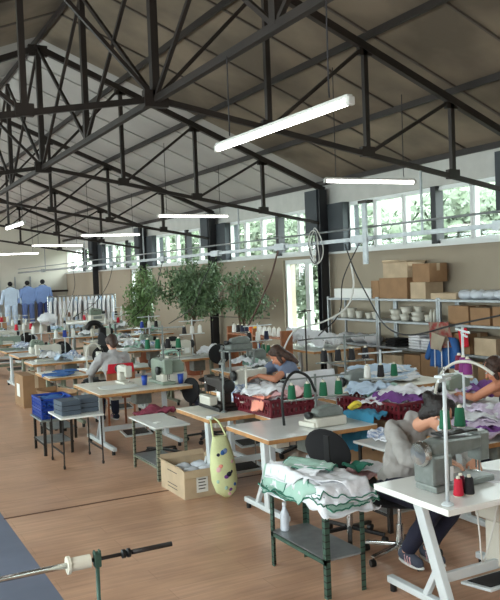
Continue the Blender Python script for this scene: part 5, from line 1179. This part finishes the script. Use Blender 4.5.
MB().box((0, 0, 0.445), (0.40, 0.38, 0.025)).build('seat', M['wood'], WC, bevel=0.01)
for sx in (-1, 1):
    MB().cyl((sx * 0.18, 0.17, 0), (sx * 0.17, 0.16, 0.435), 0.016).build('leg', M['wood'], WC); MB().bar((sx * 0.19, -0.19, 0), (sx * 0.19, -0.20, 0.84), 0.025, 0.025).build('leg', M['wood'], WC)
MB().box((0, -0.205, 0.76), (0.42, 0.025, 0.13)).build('backrest', M['wood'], WC, bevel=0.01)
hung_cloth('draped_cloth', 3.46, 10.495, 0.80, 0.93, 0.36, M['c_red'], 'bright red cloth over the back of the wooden chair', wave=0.006, along='X', cat='cloth', flare=0.12, nx=1.5)
# bent over woman
person((4.900, 8.040, 0.000), 'person with long brown hair and blue grey top bent low in the centre', dict(pelvis=(4.900, 8.060, 0.595), chest=(4.760, 8.020, 0.870), sl=(4.660, 7.840, 1.010), sr=(4.680, 8.180, 1.010),
    head=(4.560, 7.960, 1.140), el=(4.380, 7.720, 0.900), er=(4.440, 8.240, 0.900), wl=(4.280, 7.920, 0.930), wr=(4.280, 8.080, 0.910), hdl=(-0.7, 0.3, -0.2), hdr=(-1, -0.2, -0.2),
    hipl=(4.860, 7.970, 0.570), hipr=(4.860, 8.150, 0.570), kl=(4.440, 7.920, 0.550), kr=(4.440, 8.160, 0.550), al=(4.580, 7.920, 0.120), ar=(4.560, 8.160, 0.120), toe=(-1, 0, 0)),
    (-0.45, 0.5, -0.7), None, (-1, 0, 0), 'top', M['bluegrey_shirt'], M['c_navy'], M['skin_tan'], M['hair_brown'], [((0, -0.06, -0.02), (0.02, -0.09, -0.13), 0.06, 0.05), ((0.02, -0.09, -0.12), (0.03, -0.10, -0.22), 0.048, 0.025), ((-0.06, -0.02, 0.0), (-0.07, 0.0, -0.10), 0.03, 0.02), ((0.06, -0.02, 0.0), (0.07, 0.0, -0.10), 0.03, 0.02)], 'short')
office_chair(4.90, 8.06, R(90), 'black swivel chair under the bent over woman', sz=0.47, back=False)
wb = hung_cloth('draped_cloth', 4.66, 7.40, 0.56, 1.0, 0.62, M['c_white'], 'white cloth hung over a chair between the bent over woman and the black hoop', wave=0.03, along='X', cat='cloth', nx=1.2)
office_chair(4.62, 7.66, R(180), 'black chair with white cloth over its backrest before the bent over woman', sz=0.47, back_z=0.30)
# woman in dark top at right edge
person((5.48, 5.10, 0), 'person with brown hair in a dark sleeveless top, reaching left at the right edge', dict(pelvis=(5.50, 5.06, 0.565), chest=(5.48, 5.16, 0.85), sl=(5.31, 5.24, 1.0), sr=(5.64, 5.22, 1.0),
    head=(5.38, 5.32, 1.14), el=(5.26, 5.46, 0.87), er=(5.74, 5.42, 0.85), wl=(5.28, 5.70, 0.87), wr=(5.56, 5.62, 0.86), hdl=(0.1, 1, -0.1), hdr=(-0.4, 1, 0),
    hipl=(5.41, 5.10, 0.54), hipr=(5.59, 5.10, 0.54), kl=(5.40, 5.52, 0.52), kr=(5.62, 5.52, 0.52), al=(5.40, 5.46, 0.12), ar=(5.62, 5.44, 0.12), toe=(0, 1, 0)),
    (-0.45, 0.65, -0.5), None, (-0.1, 1, 0), 'tank_top', M['c_navy'], M['c_navy'], M['skin_tan'], M['hair_brown'], [((0, -0.08, 0.0), (0, -0.12, -0.05), 0.05, 0.04), ((-0.07, 0, 0.0), (-0.065, 0.01, -0.09), 0.028, 0.018), ((0.07, 0, 0.0), (0.065, 0.01, -0.09), 0.028, 0.018)], 'none')
office_chair(5.50, 5.06, R(0), 'black swivel chair under the woman in the dark top', sz=0.44, back=False)
